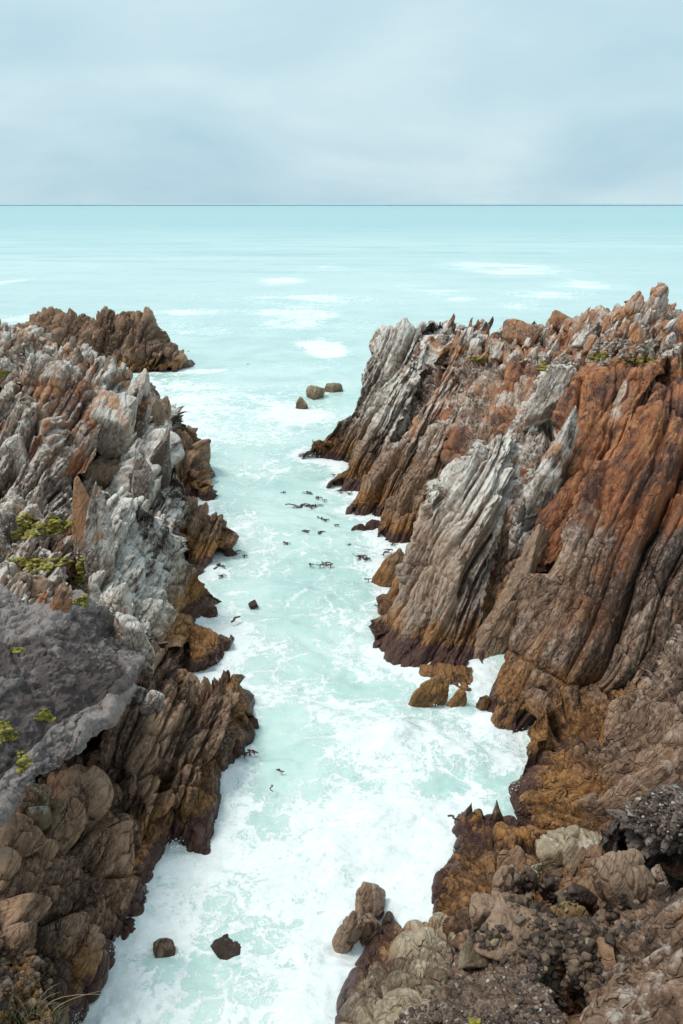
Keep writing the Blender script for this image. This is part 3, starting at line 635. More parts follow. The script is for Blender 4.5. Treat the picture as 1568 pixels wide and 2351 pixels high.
form('rock_ridge', 'large pale grey wedge with pinnacles in the middle of the right cliff', 'rock ridge', [
    ('z', [(864,1500,-.5),(880,1534,-.5),(950,1550,-.5),(1020,1562,-.5),(1110,1566,-.5)]),
    ('Y', [(880,1460,38.6),(925,1420,39),(990,1380,39),(1050,1350,39),(1120,1340,39.5)]),
    ('Y', [(890,1400,40),(930,1320,41),(990,1240,42),(1060,1180,42.5),(1150,1180,43)]),
    ('Y', [(872,1440,39.5),(900,1385,40.8),(918,1360,41.3),(925,1300,42),(940,1245,43),(962,1185,44.4),(985,1150,45),(993,1092,46),(1008,1120,46),(1030,1080,46.5),(1052,1058,46.8),(1085,1030,47),(1110,1012,47.5),(1150,1005,47.5),(1175,1010,47.5),(1205,1075,47)]),
    ('B', 2, 3, 1)], par(SN, SD, sheets=((1.7, 12, .7, .6), (.6, 9, .26, .3), (.22, 6, .07, .09)), blocks=((1.3, 10, 3, .3, .26), (.4, 3, 1, .1, .1)), warp=.4, rough=.12), 45, dens=1.15, white=.95, orange=.15, brown=4.8, wet=1.2, bmix=.75)
form('rock_ridge', 'long pale fins running down the middle of the right cliff under the plateau', 'rock ridge', [
    ('Y', [(1060,1560,37.5),(1110,1570,36),(1180,1480,36.5),(1230,1350,38)]),
    ('Y', [(1090,1380,40.5),(1150,1330,41),(1200,1250,41.5),(1250,1180,42)]),
    ('Y', [(1130,1200,44),(1180,1120,45),(1220,1040,46.5),(1270,1000,47)]),
    ('Y', [(1160,1020,49.5),(1200,960,51),(1240,880,53.5),(1262,850,55),(1300,870,55)]),
    ('B', 1, 2, 3)], dict(P_R, n=SN, d=SD), 46, dens=1.1, white=.75, orange=.35, rust=.25, brown=5.5, wet=1.5)
form('rock_wall', 'row of rust red slabs under the plateau rim of the right cliff', 'rock wall', [
    ('Y', [(1215,1330,38.5),(1260,1290,38.5),(1330,1220,39),(1430,1150,40)]),
    ('Y', [(1240,1120,42.5),(1300,1060,43),(1370,1010,43.5),(1450,960,44.5)]),
    ('Y', [(1275,920,49.5),(1300,860,50.5),(1320,845,50.5),(1350,838,50.5),(1385,838,50),(1420,832,49.5),(1455,845,49),(1500,850,48),(1540,830,47.5)]),
    ('B', .5, 1.5, 2.0)], par(SN, SD, sheets=((1.9, 12, .9, .7), (.7, 8, .3, .22)), blocks=((1.6, 5, 3, .3, .25), (.5, 2, 1, .07, .06)), warp=.35, rough=.12), 47, dens=1.1, rust=.82, white=.4, orange=.6, brown=2, wet=0)
form('rock_slope', 'huge slanting slab, rust red above and grey brown below, on the right', 'rock slab', [
    ('z', [(1128,1668,-.5),(1172,1704,-.5),(1240,1694,-.5),(1330,1700,-.5),(1420,1730,-.5)]),
    ('Y', [(1136,1610,32.5),(1190,1590,31.8),(1270,1580,31.2),(1370,1560,31),(1480,1560,30.5)]),
    ('Y', [(1200,1420,35),(1270,1370,35),(1360,1320,35),(1460,1300,34.8),(1600,1320,34)]),
    ('Y', [(1240,1290,37),(1320,1180,38.5),(1400,1120,39),(1490,1080,39),(1640,1080,38)]),
    ('Y', [(1250,1270,37.6),(1300,1185,39),(1380,1085,41),(1440,1000,42.5),(1480,920,44),(1505,882,45),(1540,870,45.5),(1640,860,46)]),
    ('B', 2, 3, 4)], dict(P_SLAB, sheets=((2.6, 18, .8, .7), (.9, 12, .36, .4), (.3, 7, .09, .12)), blocks=((1.4, 13, 3, .4, .34), (.6, 5, 1.4, .10, .12)), joints=((3.6, .7, .45), (1.4, .16, .14))), 48, dens=1.05, zr=7.5, rust=.85, white=.35, orange=.45, brown=5.2, wet=1.9, bmix=.7)
form('rock_ridge', 'near ridge of grey brown cracked rock at the right edge before the rust slab', 'rock ridge', [
    ('Y', [(1168,1830,26.4),(1180,1880,24.8),(1250,1955,22.6),(1340,1965,21.8),(1420,1920,21.5),(1500,1860,21.5),(1640,1820,20.5)]),
    ('Y', [(1185,1805,27),(1240,1800,26),(1310,1800,25.2),(1390,1780,24.8),(1480,1730,24.2),(1640,1700,22.5)]),
    ('Y', [(1196,1790,27.6),(1222,1745,28.4),(1280,1722,28.5),(1310,1690,28.6),(1340,1672,28.4),(1400,1690,28),(1425,1650,27.8),(1440,1600,27.8),(1500,1560,27),(1520,1510,26.8),(1545,1470,26.5),(1568,1425,26.2),(1640,1370,26)]),
    ('B', 1.5, 2.5, 2)], P_NR, 49, dens=1.1, white=.3, orange=.12, brown=5, wet=1.9, bmix=.6, hi=(.36, .245, .18))
form('rock_outcrop', 'foreground outcrop of knobbly brown rock left of the boulder cove', 'rock outcrop', [
    ('z', [(1048,1880,-.4),(1030,1920,-.4),(1024,1965,-.4),(994,2008,-.4),(986,2060,-.4),(984,2115,-.4),(1010,2180,-.4)]),
    ('Y', [(1070,1865,25),(1062,1915,23.8),(1060,1975,22.3),(1035,2030,20.9),(1030,2110,19.2),(1050,2190,17.5)]),
    ('Y', [(1125,1858,25.2),(1130,1915,23.3),(1130,1980,21.6),(1110,2050,20),(1090,2120,18.4),(1090,2190,17)]),
    ('Y', [(1190,1880,24.8),(1210,1940,22.9),(1215,2000,21.2),(1200,2080,19.3),(1170,2150,17.6),(1150,2210,16.6)]),
    ('Y', [(1280,1940,23.2),(1330,2000,21),(1350,2080,19),(1340,2150,17.3),(1300,2230,15.6)]),
    ('Y', [(1440,1930,22),(1480,2000,20),(1490,2080,18),(1470,2160,16.3),(1420,2260,14.5)])], P_LUMP, 50, white=.12, orange=.0, brown=7, wet=1.6, hi=(.31, .195, .125))
form('rock_outcrop', 'pale tan cracked rock with rounded ribs at the bottom, beside the surf', 'rock outcrop', [
    ('z', [(885,2100,-.4),(850,2160,-.4),(800,2232,-.4),(762,2300,-.4),(720,2380,-.4),(700,2420,-.4)]),
    ('Y', [(925,2125,20),(900,2180,18.9),(860,2250,17.4),(820,2340,15.8),(790,2430,14.5)]),
    ('Y', [(1000,2098,20),(980,2150,18.7),(950,2220,17),(910,2320,15.2),(880,2430,13.7)]),
    ('Y', [(1045,2110,19.4),(1062,2180,17.6),(1030,2250,16),(980,2320,14.7),(960,2430,13.2)]),
    ('B', 1, .2, .5)], P_TAN, 51, dens=.9, white=.45, orange=.0, brown=0, wet=.6, hi=(.48, .37, .25), lo=(.14, .09, .055), wc=(.66, .55, .40))
form('gravel_bank', 'dark pebbly gravel bank at the bottom between tan rock and streaked slab', 'gravel bank', [
    ('Y', [(900,2420,13.6),(960,2310,14.9),(1005,2270,15.6),(1055,2200,16.4),(1100,2165,16.9),(1165,2140,17.2),(1215,2160,16.8),(1250,2240,15)]),
    ('Y', [(930,2420,13),(1010,2340,13.9),(1080,2280,14.4),(1180,2220,14.9),(1240,2240,14.4),(1260,2290,13.6)]),
    ('Y', [(960,2520,11.6),(1060,2440,12.2),(1160,2380,12.6),(1260,2350,12.8),(1340,2380,12.4)]),
    ('Y', [(1000,2640,10.4),(1200,2520,11),(1400,2480,11.2)])], par((0, .3, 1), (1, 0, 0), blocks=((.5, .6, .5, .12, .02), (.14, .16, .14, .12, .04)), warp=.1, rough=.22), 52, white=.0, orange=.0, brown=12, wet=-3, lo=(.04, .03, .028), hi=(.15, .11, .09), bmix=.5)
form('rock_slope', 'brown and white streaked slope filling the bottom right corner', 'rock slope', [
    ('Y', [(1300,2420,12.3),(1335,2340,13.4),(1370,2230,14.8),(1395,2150,16),(1430,2090,17),(1470,2040,17.8),(1500,1990,18.6)]),
    ('Y', [(1400,2420,11.6),(1440,2300,12.9),(1470,2180,14.4),(1500,2100,15.6),(1560,2030,16.6)]),
    ('Y', [(1540,2420,10.8),(1580,2250,12.4),(1620,2100,13.8),(1660,2000,14.6)])], par((.7, .4, -.6), (.7, .3, .8), sheets=((1.5, 8, .3, .2), (.45, 6, .14, .12)), blocks=((.7, 2.6, 1.2, .16, .12), (.3, .9, .5, .08, .05)), warp=.4, rough=.12), 53, white=.28, orange=.3, brown=0, wet=-3, lo=(.04, .022, .015), hi=(.32, .19, .12))
form('conglomerate_ledge', 'overhanging dark ledge of cemented pebbles at the right edge above the cove', 'rock ledge', [
    ('Y', [(1430,1925,20.8),(1480,1960,20),(1540,1960,19.2),(1640,1960,18.4)]),
    ('Y', [(1440,1870,20.4),(1500,1890,19.4),(1560,1890,18.6),(1640,1890,18)]),
    ('Y', [(1445,1850,21.4),(1500,1828,20.8),(1560,1812,20.2),(1640,1800,19.6)]),
    ('B', 0, 1.2, .6)], par((0, 0, 1), (1, 0, 0), blocks=((.45, .5, .45, .3, .14), (.16, .18, .16, .14, .06)), warp=.1, rough=.2), 54, white=.2, orange=.12, brown=0, wet=-3, lo=(.05, .035, .03), hi=(.22, .165, .14))
form('rock_pinnacle', 'orange and grey twin peaked crag on the skyline at the right edge', 'rock crag', [
    ('Y', [(1395,790,60),(1450,800,59),(1520,800,58),(1660,790,57)]),
    ('Y', [(1405,755,62),(1450,740,61),(1520,730,60.5),(1570,755,60),(1660,770,60)]),
    ('Y', [(1408,748,64),(1420,715,64),(1436,690,64),(1450,681,64),(1468,678,63.5),(1472,700,63.5),(1482,690,63),(1495,672,62.8),(1510,672,62.6),(1520,680,62.4),(1527,705,62.4),(1545,720,62.4),(1560,750,62.4),(1660,760,62)]),
    ('B', 2, 2, 6)], P_RUB, 55, dens=1.3, white=.7, orange=.75, rust=.3, brown=0, wet=-3)
for name, label, cat, rows, pr, seed, group, dens, kind, pal in FORMS:
    m = rock_mat(name + '_stone', pr, **pal)
    o = net(name, rows, pr, m, seed, density=dens, cap=name != 'cliff' and seed not in (23, 24, 46, 47, 33))
    tag(o, label, cat, group, kind)
FOOTP = np.concatenate(FOOT)
build_sea(FOOTP)
# ------------------------------------------------------------------ loose and small things, set down on the surfaces by probing them
bpy.context.view_layer.update()
DG = bpy.context.evaluated_depsgraph_get()
def hit(px, py, water=False):
    r = Vector(ray(px, py)).normalized()
    ok, loc, nor, idx, ob, mt = sc.ray_cast(DG, Vector((0, 0, H)), r)
    if not ok: return None
    if loc.z < .12 and not water and ob.name.startswith('sea') and ob.get('kind'): return None
    mpp = ((loc.y) * cp - (loc.z - H) * sp) / F
    return np.array(loc), np.array(nor), mpp, ob.name
def stone_mat(name, **k): return rock_mat(name, par(RN, RD), **k)
M_BROWN = stone_mat('boulder_brown', bump=.7, weed=0, crk=.5, white=.12, orange=0, brown=9, wet=-3, hi=(.27, .19, .135), lo=(.03, .019, .014), bmix=.5)
M_WETB = stone_mat('boulder_wet', weed=.3, white=0, orange=0, brown=5, wet=1.3, hi=(.42, .27, .15))
M_TANB = stone_mat('boulder_tan', bump=.7, crk=.5, white=.35, orange=0, brown=0, wet=-3, hi=(.42, .325, .215), lo=(.11, .07, .035))
M_OCH = stone_mat('boulder_ochre', white=.0, orange=0, brown=0, wet=-3, hi=(.33, .21, .09), lo=(.09, .045, .018))
M_GREY = stone_mat('clifftop_stone', lo=(.10, .07, .055), white=.8, orange=.45, brown=0, wet=-3, hi=(.60, .47, .38))
M_RUSTB = stone_mat('clifftop_rust', white=.4, orange=.8, rust=.34, brown=0, wet=-3)
M_SEA = stone_mat('sea_rock', weed=.1, white=.1, orange=0, brown=0, wet=.2, hi=(.66, .52, .33), lo=(.22, .155, .085))
def stone_at(name, label, cat, box, rot, seed, m, h=None, depth=.8, z=None, Y=None, sub=5, group=None, lift=.0, **k):
    x0, y0, x1, y1 = box; cx, cy = (x0 + x1) / 2, (y0 + y1) / 2
    if Y is not None:
        P = np.array(PY(cx, (y0 + y1) / 2, Y)); mpp = (P[1] * cp + (H - P[2]) * sp) / F; lift -= .12
    elif z is None:
        q = hit(cx, cy + (y1 - y0) * .15, True); P, mpp = q[0], q[2]
    else:
        P = np.array(PZ(cx, y1 - (y1 - y0) * .25, z)); mpp = (P[1] * cp + (H - P[2]) * sp) / F
    wd = (x1 - x0) * mpp; hh = (y1 - y0) * mpp if h is None else h * mpp
    o = boulder(name, P + np.array([0, depth * wd * .15, hh * (.12 + lift)]), (wd, wd * depth, hh), rot, seed, m, sub=sub, **k)
    return tag(o, label, cat, group)
ck = dict(crackG=.05)
# rocks standing in the water
for i, (nm, lb, box, rot, mm, kw) in enumerate([
    ('sea_rock', 'larger left block of the tan rocks in open water off the right headland', (704,880,744,926), (10,20,30), M_SEA, dict(planes=7, sharp=20)),
    ('sea_rock', 'flat right hand slab of the tan rocks in open water off the right headland', (738,876,787,906), (5,-15,10), M_SEA, dict(planes=6, sharp=24)),
    ('sea_rock', 'smallest tan rock, nearest the gully, in open water off the right headland', (676,920,706,944), (0,25,0), M_SEA, dict(planes=7, sharp=20)),
    ('sea_rock', 'brown rounded knob at the foot of the pale wedge ridge, leaning on the right cliff', (868,1262,918,1366), (8,24,5), M_WETB, ck),
    ('sea_rock', 'ochre knob between the tall brown knob and the pale wedge ridge', (898,1290,940,1400), (0,24,20), M_WETB, ck),
    ('sea_rock', 'low reddish weed covered rock at the water under the ochre knob', (868,1372,935,1412), (0,5,0), M_WETB, dict(rough=.12)),
    ('sea_rock', 'low reddish rock at the water before the third ridge', (812,1204,842,1226), (0,5,0), M_WETB, dict(rough=.12)),
    ('sea_rock', 'low reddish rock at the water touching the fourth ridge', (838,1196,876,1224), (0,15,40), M_WETB, dict(rough=.12)),
    ('sea_rock', 'large ochre rib rock in white surf below the pale wedge ridge', (944,1556,994,1640), (10,24,10), M_WETB, dict(planes=9, crackG=.06)),
    ('sea_rock', 'narrow ochre fin in white surf, right of the large ochre rib rock', (1032,1574,1064,1640), (10,28,0), M_WETB, ck),
    ('sea_rock', 'second ochre rib, right against the large ochre rib rock in white surf', (990,1566,1022,1632), (8,26,0), M_WETB, dict(crackG=.05, planes=8)),
    ('sea_rock', 'low ochre toe joining the rib rocks to the foot of the pale wedge', (965,1548,1090,1576), (0,4,0), M_WETB, dict(crackG=.06, rough=.1)),
    ('sea_rock', 'small oval rock in white surf at the foot of the huge slab', (1094,1590,1124,1642), (5,18,0), M_WETB, ck),
    ('sea_rock', 'squat ochre block at the foot of the huge slab, lapped by surf', (1130,1600,1180,1690), (5,24,0), M_WETB, ck),
    ('sea_rock', 'small brown pyramid rock near the left shore of the gully', (461,1398,494,1422), (0,0,20), M_WETB, dict(planes=5, sharp=26)),
    ('sea_rock', 'brown wet rocky toe below the square topped block on the left', (428,1350,462,1394), (0,20,20), M_WETB, dict(rough=.1)),
    ('sea_rock', 'rounded grey boulder standing in surf at the bottom centre', (812,2034,880,2104), (0,10,20), M_BROWN, dict(crackG=.04, sharp=9)),
    ('sea_rock', 'leaning brown boulder in surf left of the pale tan rock', (766,2092,822,2196), (10,20,0), M_BROWN, dict(crackG=.04, sharp=10)),
    ('sea_rock', 'upright brown boulder in surf against the pale tan rock', (815,2098,868,2170), (0,-10,30), M_BROWN, dict(crackG=.04, sharp=10)),
    ('sea_rock', 'small dark stone at the foot of the rounded grey boulder', (852,2088,882,2112), (0,10,50), M_BROWN, dict(sharp=9)),
    ('sea_rock', 'small knob above the top corner of the pale tan rock', (872,2100,902,2150), (0,10,10), M_BROWN, dict(sharp=9)),
    ('sea_rock', 'dark wet rock awash in white water at the bottom left', (482,2150,560,2196), (0,4,0), M_BROWN, dict(rough=.14)),
    ('sea_rock', 'dark wet rock half covered by foam near the lumpy left rocks', (350,2110,398,2210), (0,4,0), M_BROWN, dict(rough=.14)),
    ('sea_rock', 'tiny dark pointed rock alone in the middle of the gully', (572,1384,591,1398), (0,0,10), M_BROWN, dict(planes=5, sharp=26)),
    ('sea_rock', 'pointed rock spire at the sea end of the boulder cove outcrop', (1064,1836,1090,1882), (4,8,0), M_BROWN, dict(taper=.8, planes=6)),
    ('sea_rock', 'thin pointed spire right of the other spire on the cove outcrop', (1130,1828,1154,1884), (4,-6,0), M_BROWN, dict(taper=.85, planes=6)),
    ]):
    low = box[3] - box[1] < 48 and box[1] > 2100
    onrock = 'spire' in lb
    big = .35 if 'dark wet' in lb else 1.3 if box[1] > 900 and not onrock else 1.0
    stone_at(nm, lb, 'rock', box, rot, 300 + i, mm, h=(box[3] - box[1]) * big, z=(.6 if onrock else (-.25 if 'dark wet' not in lb else -.42)), depth=.9, group=None, **kw)
# boulders of the cove
for i, (lb, box, rot, mm, kw) in enumerate([
    ('biggest boulder of the cove, grey brown, lying flat with layered top', (1236,1926,1400,2046), (12,6,-12), M_TANB, dict(planes=9, crackG=.05, sub=6)),
    ('big dark wrinkled boulder right of the biggest cove boulder', (1375,1950,1500,2150), (0,-22,10), M_BROWN, dict(crackG=.06, sharp=8, sub=6)),
    ('wide brown boulder above the gravel bank in the cove', (1082,2062,1222,2155), (6,8,0), M_BROWN, dict(planes=9, crackG=.05, sub=6)),
    ('pointed ochre boulder in the middle of the cove floor', (1278,2076,1348,2132), (10,8,-10), M_OCH, dict(planes=7, sharp=18)),
    ('dark boulder below and left of the pointed ochre boulder', (1222,2108,1290,2144), (0,-6,10), M_BROWN, dict(planes=7, sharp=18)),
    ('long angular boulder just under the pointed ochre boulder', (1252,2124,1336,2166), (0,10,-20), M_BROWN, dict(planes=6, sharp=20)),
    ('rounded brown boulder at the foot of the dark wrinkled boulder', (1316,2118,1382,2170), (0,10,20), M_BROWN, dict(planes=8, sharp=12)),
    ('upright narrow brown boulder under the biggest cove boulder', (1238,2004,1280,2094), (5,-15,0), M_BROWN, dict(planes=8)),
    ('lumpy boulder left of the upright narrow one in the cove', (1194,1984,1242,2052), (5,12,0), M_TANB, dict(planes=8, crackG=.05)),
    ('dark split boulder at the upper left of the cove', (1136,1996,1200,2068), (0,20,0), M_BROWN, dict(crackG=.06)),
    ('flat tan slab wedged beside the pale tan rock', (1060,2166,1134,2228), (4,-10,14), M_TANB, dict(planes=4, sharp=26)),
    ('grey brown angular slab with pointed end at the lower cove', (1286,2144,1374,2210), (8,14,-10), M_BROWN, dict(planes=5, sharp=24)),
    ('broad flat rock at the back edge of the gravel bank', (1128,2130,1300,2200), (14,4,0), M_BROWN, dict(planes=7, sharp=16, sub=6)),
    ('dark rounded stone at the right edge of the gravel bank', (1262,2198,1300,2236), (0,0,30), M_BROWN, dict(sharp=10)),
    ('smooth grey brown boulder against the streaked slope', (1302,2200,1372,2290), (0,-12,20), M_BROWN, dict(planes=8, sharp=12)),
    ('angular tan stone below the dark rounded stone', (1252,2234,1300,2290), (0,20,30), M_TANB, dict(planes=5, sharp=22)),
    ('white and orange speckled rock at the foot of the streaked slope', (1276,2268,1356,2340), (0,0,10), M_RUSTB, dict(rough=.16, sub=6)),
    ('round orange lichened boulder under the pebble ledge at the right edge', (1512,1948,1590,2016), (0,0,0), M_RUSTB, dict(sharp=8)),
    ('small wedge of tan stone under the biggest cove boulder', (1250,2030,1275,2056), (0,0,10), M_OCH, dict()),
    ('little pale yellow stone between the cove boulders', (1206,2114,1226,2128), (0,0,0), M_TANB, dict()),
    ('little pale stone above the angular slab of the cove', (1326,2152,1350,2168), (0,0,0), M_TANB, dict()),
    ('dark boulder deep in shade under the wrinkled boulder', (1300,2040,1370,2100), (0,10,0), M_BROWN, dict(planes=7)),
    ]):
    sub = kw.pop('sub', 5)
    stone_at('boulder', lb, 'boulder', box, rot, 340 + i, mm, sub=sub, lift=.08, **kw)
# upright slabs of the left cliff
for i, (nm, lb, box, rot, mm, kw) in enumerate([
    ('rock_pillar', 'rust orange left column of the pillar group on the left cliff', (178,1128,214,1330), (0,3,0), M_RUSTB, dict(planes=6, sharp=16)),
    ('rock_pillar', 'pale middle column of the pillar group on the left cliff', (204,1140,238,1400), (0,2,0), M_GREY, dict(planes=6, sharp=16)),
    ('rock_pillar', 'pale right column of the pillar group, next to the whaleback', (228,1160,262,1385), (0,2,10), M_GREY, dict(planes=6, sharp=16)),
    ('rock_slab', 'broad pale grey slab face between the rust streaked wall and the grey ridge', (215,940,300,1085), (6,12,0), M_GREY, dict(planes=6, sub=6, crackG=.03, Y=50.5)),
    ('rock_slab', 'tall cracked grey face rising right of the broad pale slab, under the grey ridge', (288,890,352,1060), (4,10,10), M_GREY, dict(planes=6, sub=6, crackG=.05)),
    ('rock_slab', 'white weathered rib above the tip of the dark pitted slab', (225,1365,300,1500), (6,10,0), M_GREY, dict(planes=7, sub=6, crackG=.05, Y=30.6)),
    ('rock_slab', 'white weathered knuckles running down to the tip of the dark pitted slab', (275,1420,345,1570), (6,-12,0), M_GREY, dict(planes=7, sub=6, crackG=.06, Y=29.4)),
    ('rock_slab', 'brown cracked fin in the cleft between the pale wedge and the huge slab', (1120,1330,1180,1590), (-12,30,0), M_BROWN, dict(planes=7, sub=6, crackG=.09, Y=37.5)),
    ('rock_slab', 'narrow dark rib right of the brown cracked fin in the cleft', (1165,1230,1215,1520), (-12,30,10), M_BROWN, dict(planes=7, sub=6, crackG=.09, Y=38.2)),
    ('rock_slab', 'upper grey fin in the cleft between the pale wedge and the rust slabs', (1205,1010,1275,1330), (-12,27,0), M_GREY, dict(planes=6, sub=6, crackG=.05, Y=42)),
    ('rock_slab', 'pale leaning slab at the left end of the rust slab row', (1235,850,1300,1010), (-10,26,0), M_GREY, dict(planes=6, sub=6, crackG=.04, Y=49)),
    ('rock_slab', 'dark layered lens of rock lying across the ledge above the pillars', (172,1066,300,1120), (0,12,0), M_BROWN, dict(planes=6, crackG=.04)),
    ('rock_slab', 'small red and white slab leaning left of the pillar group', (150,1190,188,1290), (0,18,0), M_RUSTB, dict(planes=6)),
    ('rock_slab', 'tall grey pointed slab at the top of the slab cluster above the sea', (344,1010,400,1150), (5,14,0), M_GREY, dict(taper=.6, planes=6)),
    ('rock_slab', 'pale stump with a flat top left of the tall grey pointed slab', (304,1062,346,1150), (0,8,0), M_GREY, dict(planes=6)),
    ('rock_slab', 'dark brown flat stone lying on the mossy ledge', (84,1225,150,1275), (0,5,0), M_BROWN, dict(planes=6)),
    ('rock_slab', 'blocky dark boulder below the mossy ledge', (46,1330,118,1400), (0,10,0), M_BROWN, dict(crackG=.06)),
    ('rock_slab', 'red brown pointed stone at the edge of the dark pitted slab', (118,1350,168,1420), (0,14,0), M_RUSTB, dict(planes=6, taper=.5)),
    ('rock_slab', 'pale round topped stone on the lumpy rocks under the dark pitted slab', (56,1815,112,1880), (0,8,0), M_TANB, dict(sharp=9)),
    ('rock_slab', 'second pale round stone just below the round topped one', (60,1852,114,1920), (0,-8,0), M_TANB, dict(sharp=9)),
    ('rock_slab', 'white topped knob beside the tip of the dark pitted slab', (300,1578,338,1640), (0,6,0), M_GREY, dict(sharp=9)),
    ('rock_slab', 'second white topped knob right of the first under the pitted slab', (328,1588,374,1660), (0,10,0), M_GREY, dict(sharp=9)),
    ('rock_slab', 'square grey block at the left edge beside the mossy ledge', (-10,1180,40,1260), (0,4,0), M_GREY, dict(planes=6)),
    ('rock_slab', 'tan layered fin on the far left cliff, under the red steps', (12,1000,58,1120), (0,4,0), M_GREY, dict(planes=6)),
    ('rock_slab', 'brown faced square stone right of the rust streaked wall', (330,930,372,990), (0,-6,0), M_BROWN, dict(crackG=.04)),
    ('rock_slab', 'brown square block at the sea edge beside the grey ridge', (355,928,397,976), (0,-6,0), M_BROWN, dict(crackG=.05)),
    ]):
    stone_at(nm, lb, 'rock', box, rot, 400 + i, mm, depth=.8, lift=.12, **kw)
# weathered teeth along the clifftops
rng = random.Random(4)
def where(px, py, hp, mname, base):
    col = 'rust brown' if 'rust' in mname else ('dark brown' if 'brown' in mname else 'pale grey')
    size = 'small' if hp < 34 else ('tall' if hp > 48 else 'middling')
    if 'right' in base:
        spot = 'above the farthest slanting ridge' if px < 1090 else 'behind the dark red brown wedge' if px < 1180 else 'near the dark red brown wedge' if px < 1250 else 'beside the rust brown dome' if px < 1330 else 'left of the bleached chips' if px < 1400 else 'under the twin peaked crag' if px < 1500 else 'at the right edge past the crag'
        row = 'skyline' if py < 775 else 'middle' if py < 805 else 'front rim'
        return f'{size} {col} stone on the clifftop {row}, {spot}'
    if 'top' in base:
        spot = 'at the left edge' if px < 60 else 'above the rust streaked wall' if px < 160 else 'on the orange tinged crest' if px < 240 else 'towards the sea end'
        return f'{size} {col} stone along the left cliff top {spot}'
    size = 'tiny' if hp < 20 else 'bigger'
    spot = 'above the moss' if py < 1210 else 'among the moss' if py < 1300 else 'below the moss'
    side = 'near the left edge' if px < 60 else 'in mid ledge' if px < 120 else 'by the pillars'
    return f'{size} {col} broken stone {spot} {side} of the left ledge'
def teeth(n, poly, label, group, wpx, hpx, tilt, mats, seed0):
    xs = [p[0] for p in poly]; k = 0
    protos = []
    for j in range(7):
        V, Fc, tone = boulder_verts((1, .8, 1), (0, 0, j * 50), seed0 + j, 4, 6, .07, 16, taper=.25 + .08 * j, crackG=.04)
        protos.append((V, Fc, tone))
    for _ in range(n * 4):
        if k >= n: break
        px = rng.uniform(min(xs), max(xs)); t = rng.random()
        lo = np.interp(px, xs, [p[1] for p in poly]); hi = np.interp(px, xs, [p[2] for p in poly])
        py = lo + (hi - lo) * t
        q = hit(px, py)
        if q is None: continue
        P, N_, mpp, _n = q
        wd = rng.uniform(*wpx) * mpp; hh = min(rng.uniform(*hpx) * mpp, 2.1 * wd)
        V, Fc, tone = protos[k % 7]
        M = np.array(Euler((math.radians(rng.uniform(-18, 8)), math.radians(tilt + rng.uniform(-12, 12)), math.radians(rng.uniform(-30, 30)))).to_matrix())
        W = (V * np.array([wd, wd * rng.uniform(.6, 1.1), hh])) @ M.T + P + np.array([0, 0, hh * .22])
        o = mesh_obj('upright_stone', W, Fc, rng.choice(mats), {'tone': tone})
        tag(o, where(px, py, hh / mpp, o.data.materials[0].name, label), 'stone', group); k += 1
teeth(140, [(1030,745,800),(1100,748,820),(1200,765,845),(1300,745,850),(1400,755,835),(1480,745,830),(1560,750,860)],
      'upright weathered grey stone among the many crowding the right clifftop', 'upright stones on the right clifftop', (12, 36), (20, 54), 24, [M_GREY, M_GREY, M_RUSTB], 500)
teeth(45, [(-5,765,850),(60,775,835),(110,788,815),(170,800,820),(230,820,845),(300,865,880)],
      'weathered pale stone among those along the top of the left cliff', 'stones along the left clifftop', (14, 34), (16, 36), 10, [M_GREY, M_GREY, M_BROWN], 520)
teeth(40, [(10,1150,1330),(60,1170,1400),(120,1180,1400),(170,1290,1440)],
      'small broken stone lying about the mossy ledge of the left cliff', 'stones on the mossy ledge', (12, 34), (12, 34), 10, [M_GREY, M_GREY, M_BROWN, M_RUSTB], 540)
for i, (lb, box, rot, mm, kw) in enumerate([
    ('rust brown dome shaped stone on the skyline of the right clifftop', (1262,722,1312,770), (0,10,0), M_RUSTB, dict(sharp=9)),
    ('dark red brown wedge of rock on the right clifftop, left of the dome', (1160,748,1240,812), (0,28,0), M_RUSTB, dict(planes=6)),
    ('grey pointed fin standing among stones in the middle of the clifftop', (1328,750,1362,812), (0,28,0), M_GREY, dict(planes=6, taper=.6)),
    ('orange left peak of the crag on the skyline', (1412,682,1476,780), (0,26,0), M_RUSTB, dict(planes=10, crackG=.08, sub=6, sharp=10, taper=.4)),
    ('grey right peak of the crag on the skyline', (1474,668,1530,780), (0,16,0), M_GREY, dict(planes=10, crackG=.08, sub=6, sharp=10, taper=.4)),
    ('small upright finger stone on the very top of the crag', (1506,653,1524,682), (0,14,0), M_GREY, dict(planes=6)),
    ('square grey block beside the finger stone of the crag', (1436,730,1500,790), (0,10,0), M_GREY, dict(planes=7)),
    ]):
    if 'finger' in lb:
        P = np.array(PY(1515, 664, 62.8)); mpp = (P[1] * cp + (H - P[2]) * sp) / F
        tag(boulder('rock_finger', P, (16 * mpp, 14 * mpp, 40 * mpp), rot, 470, mm, sub=4, planes=6), lb, 'stone')
    else: stone_at('crag_stone', lb, 'rock', box, rot, 460 + i, mm, lift=.12, **kw)
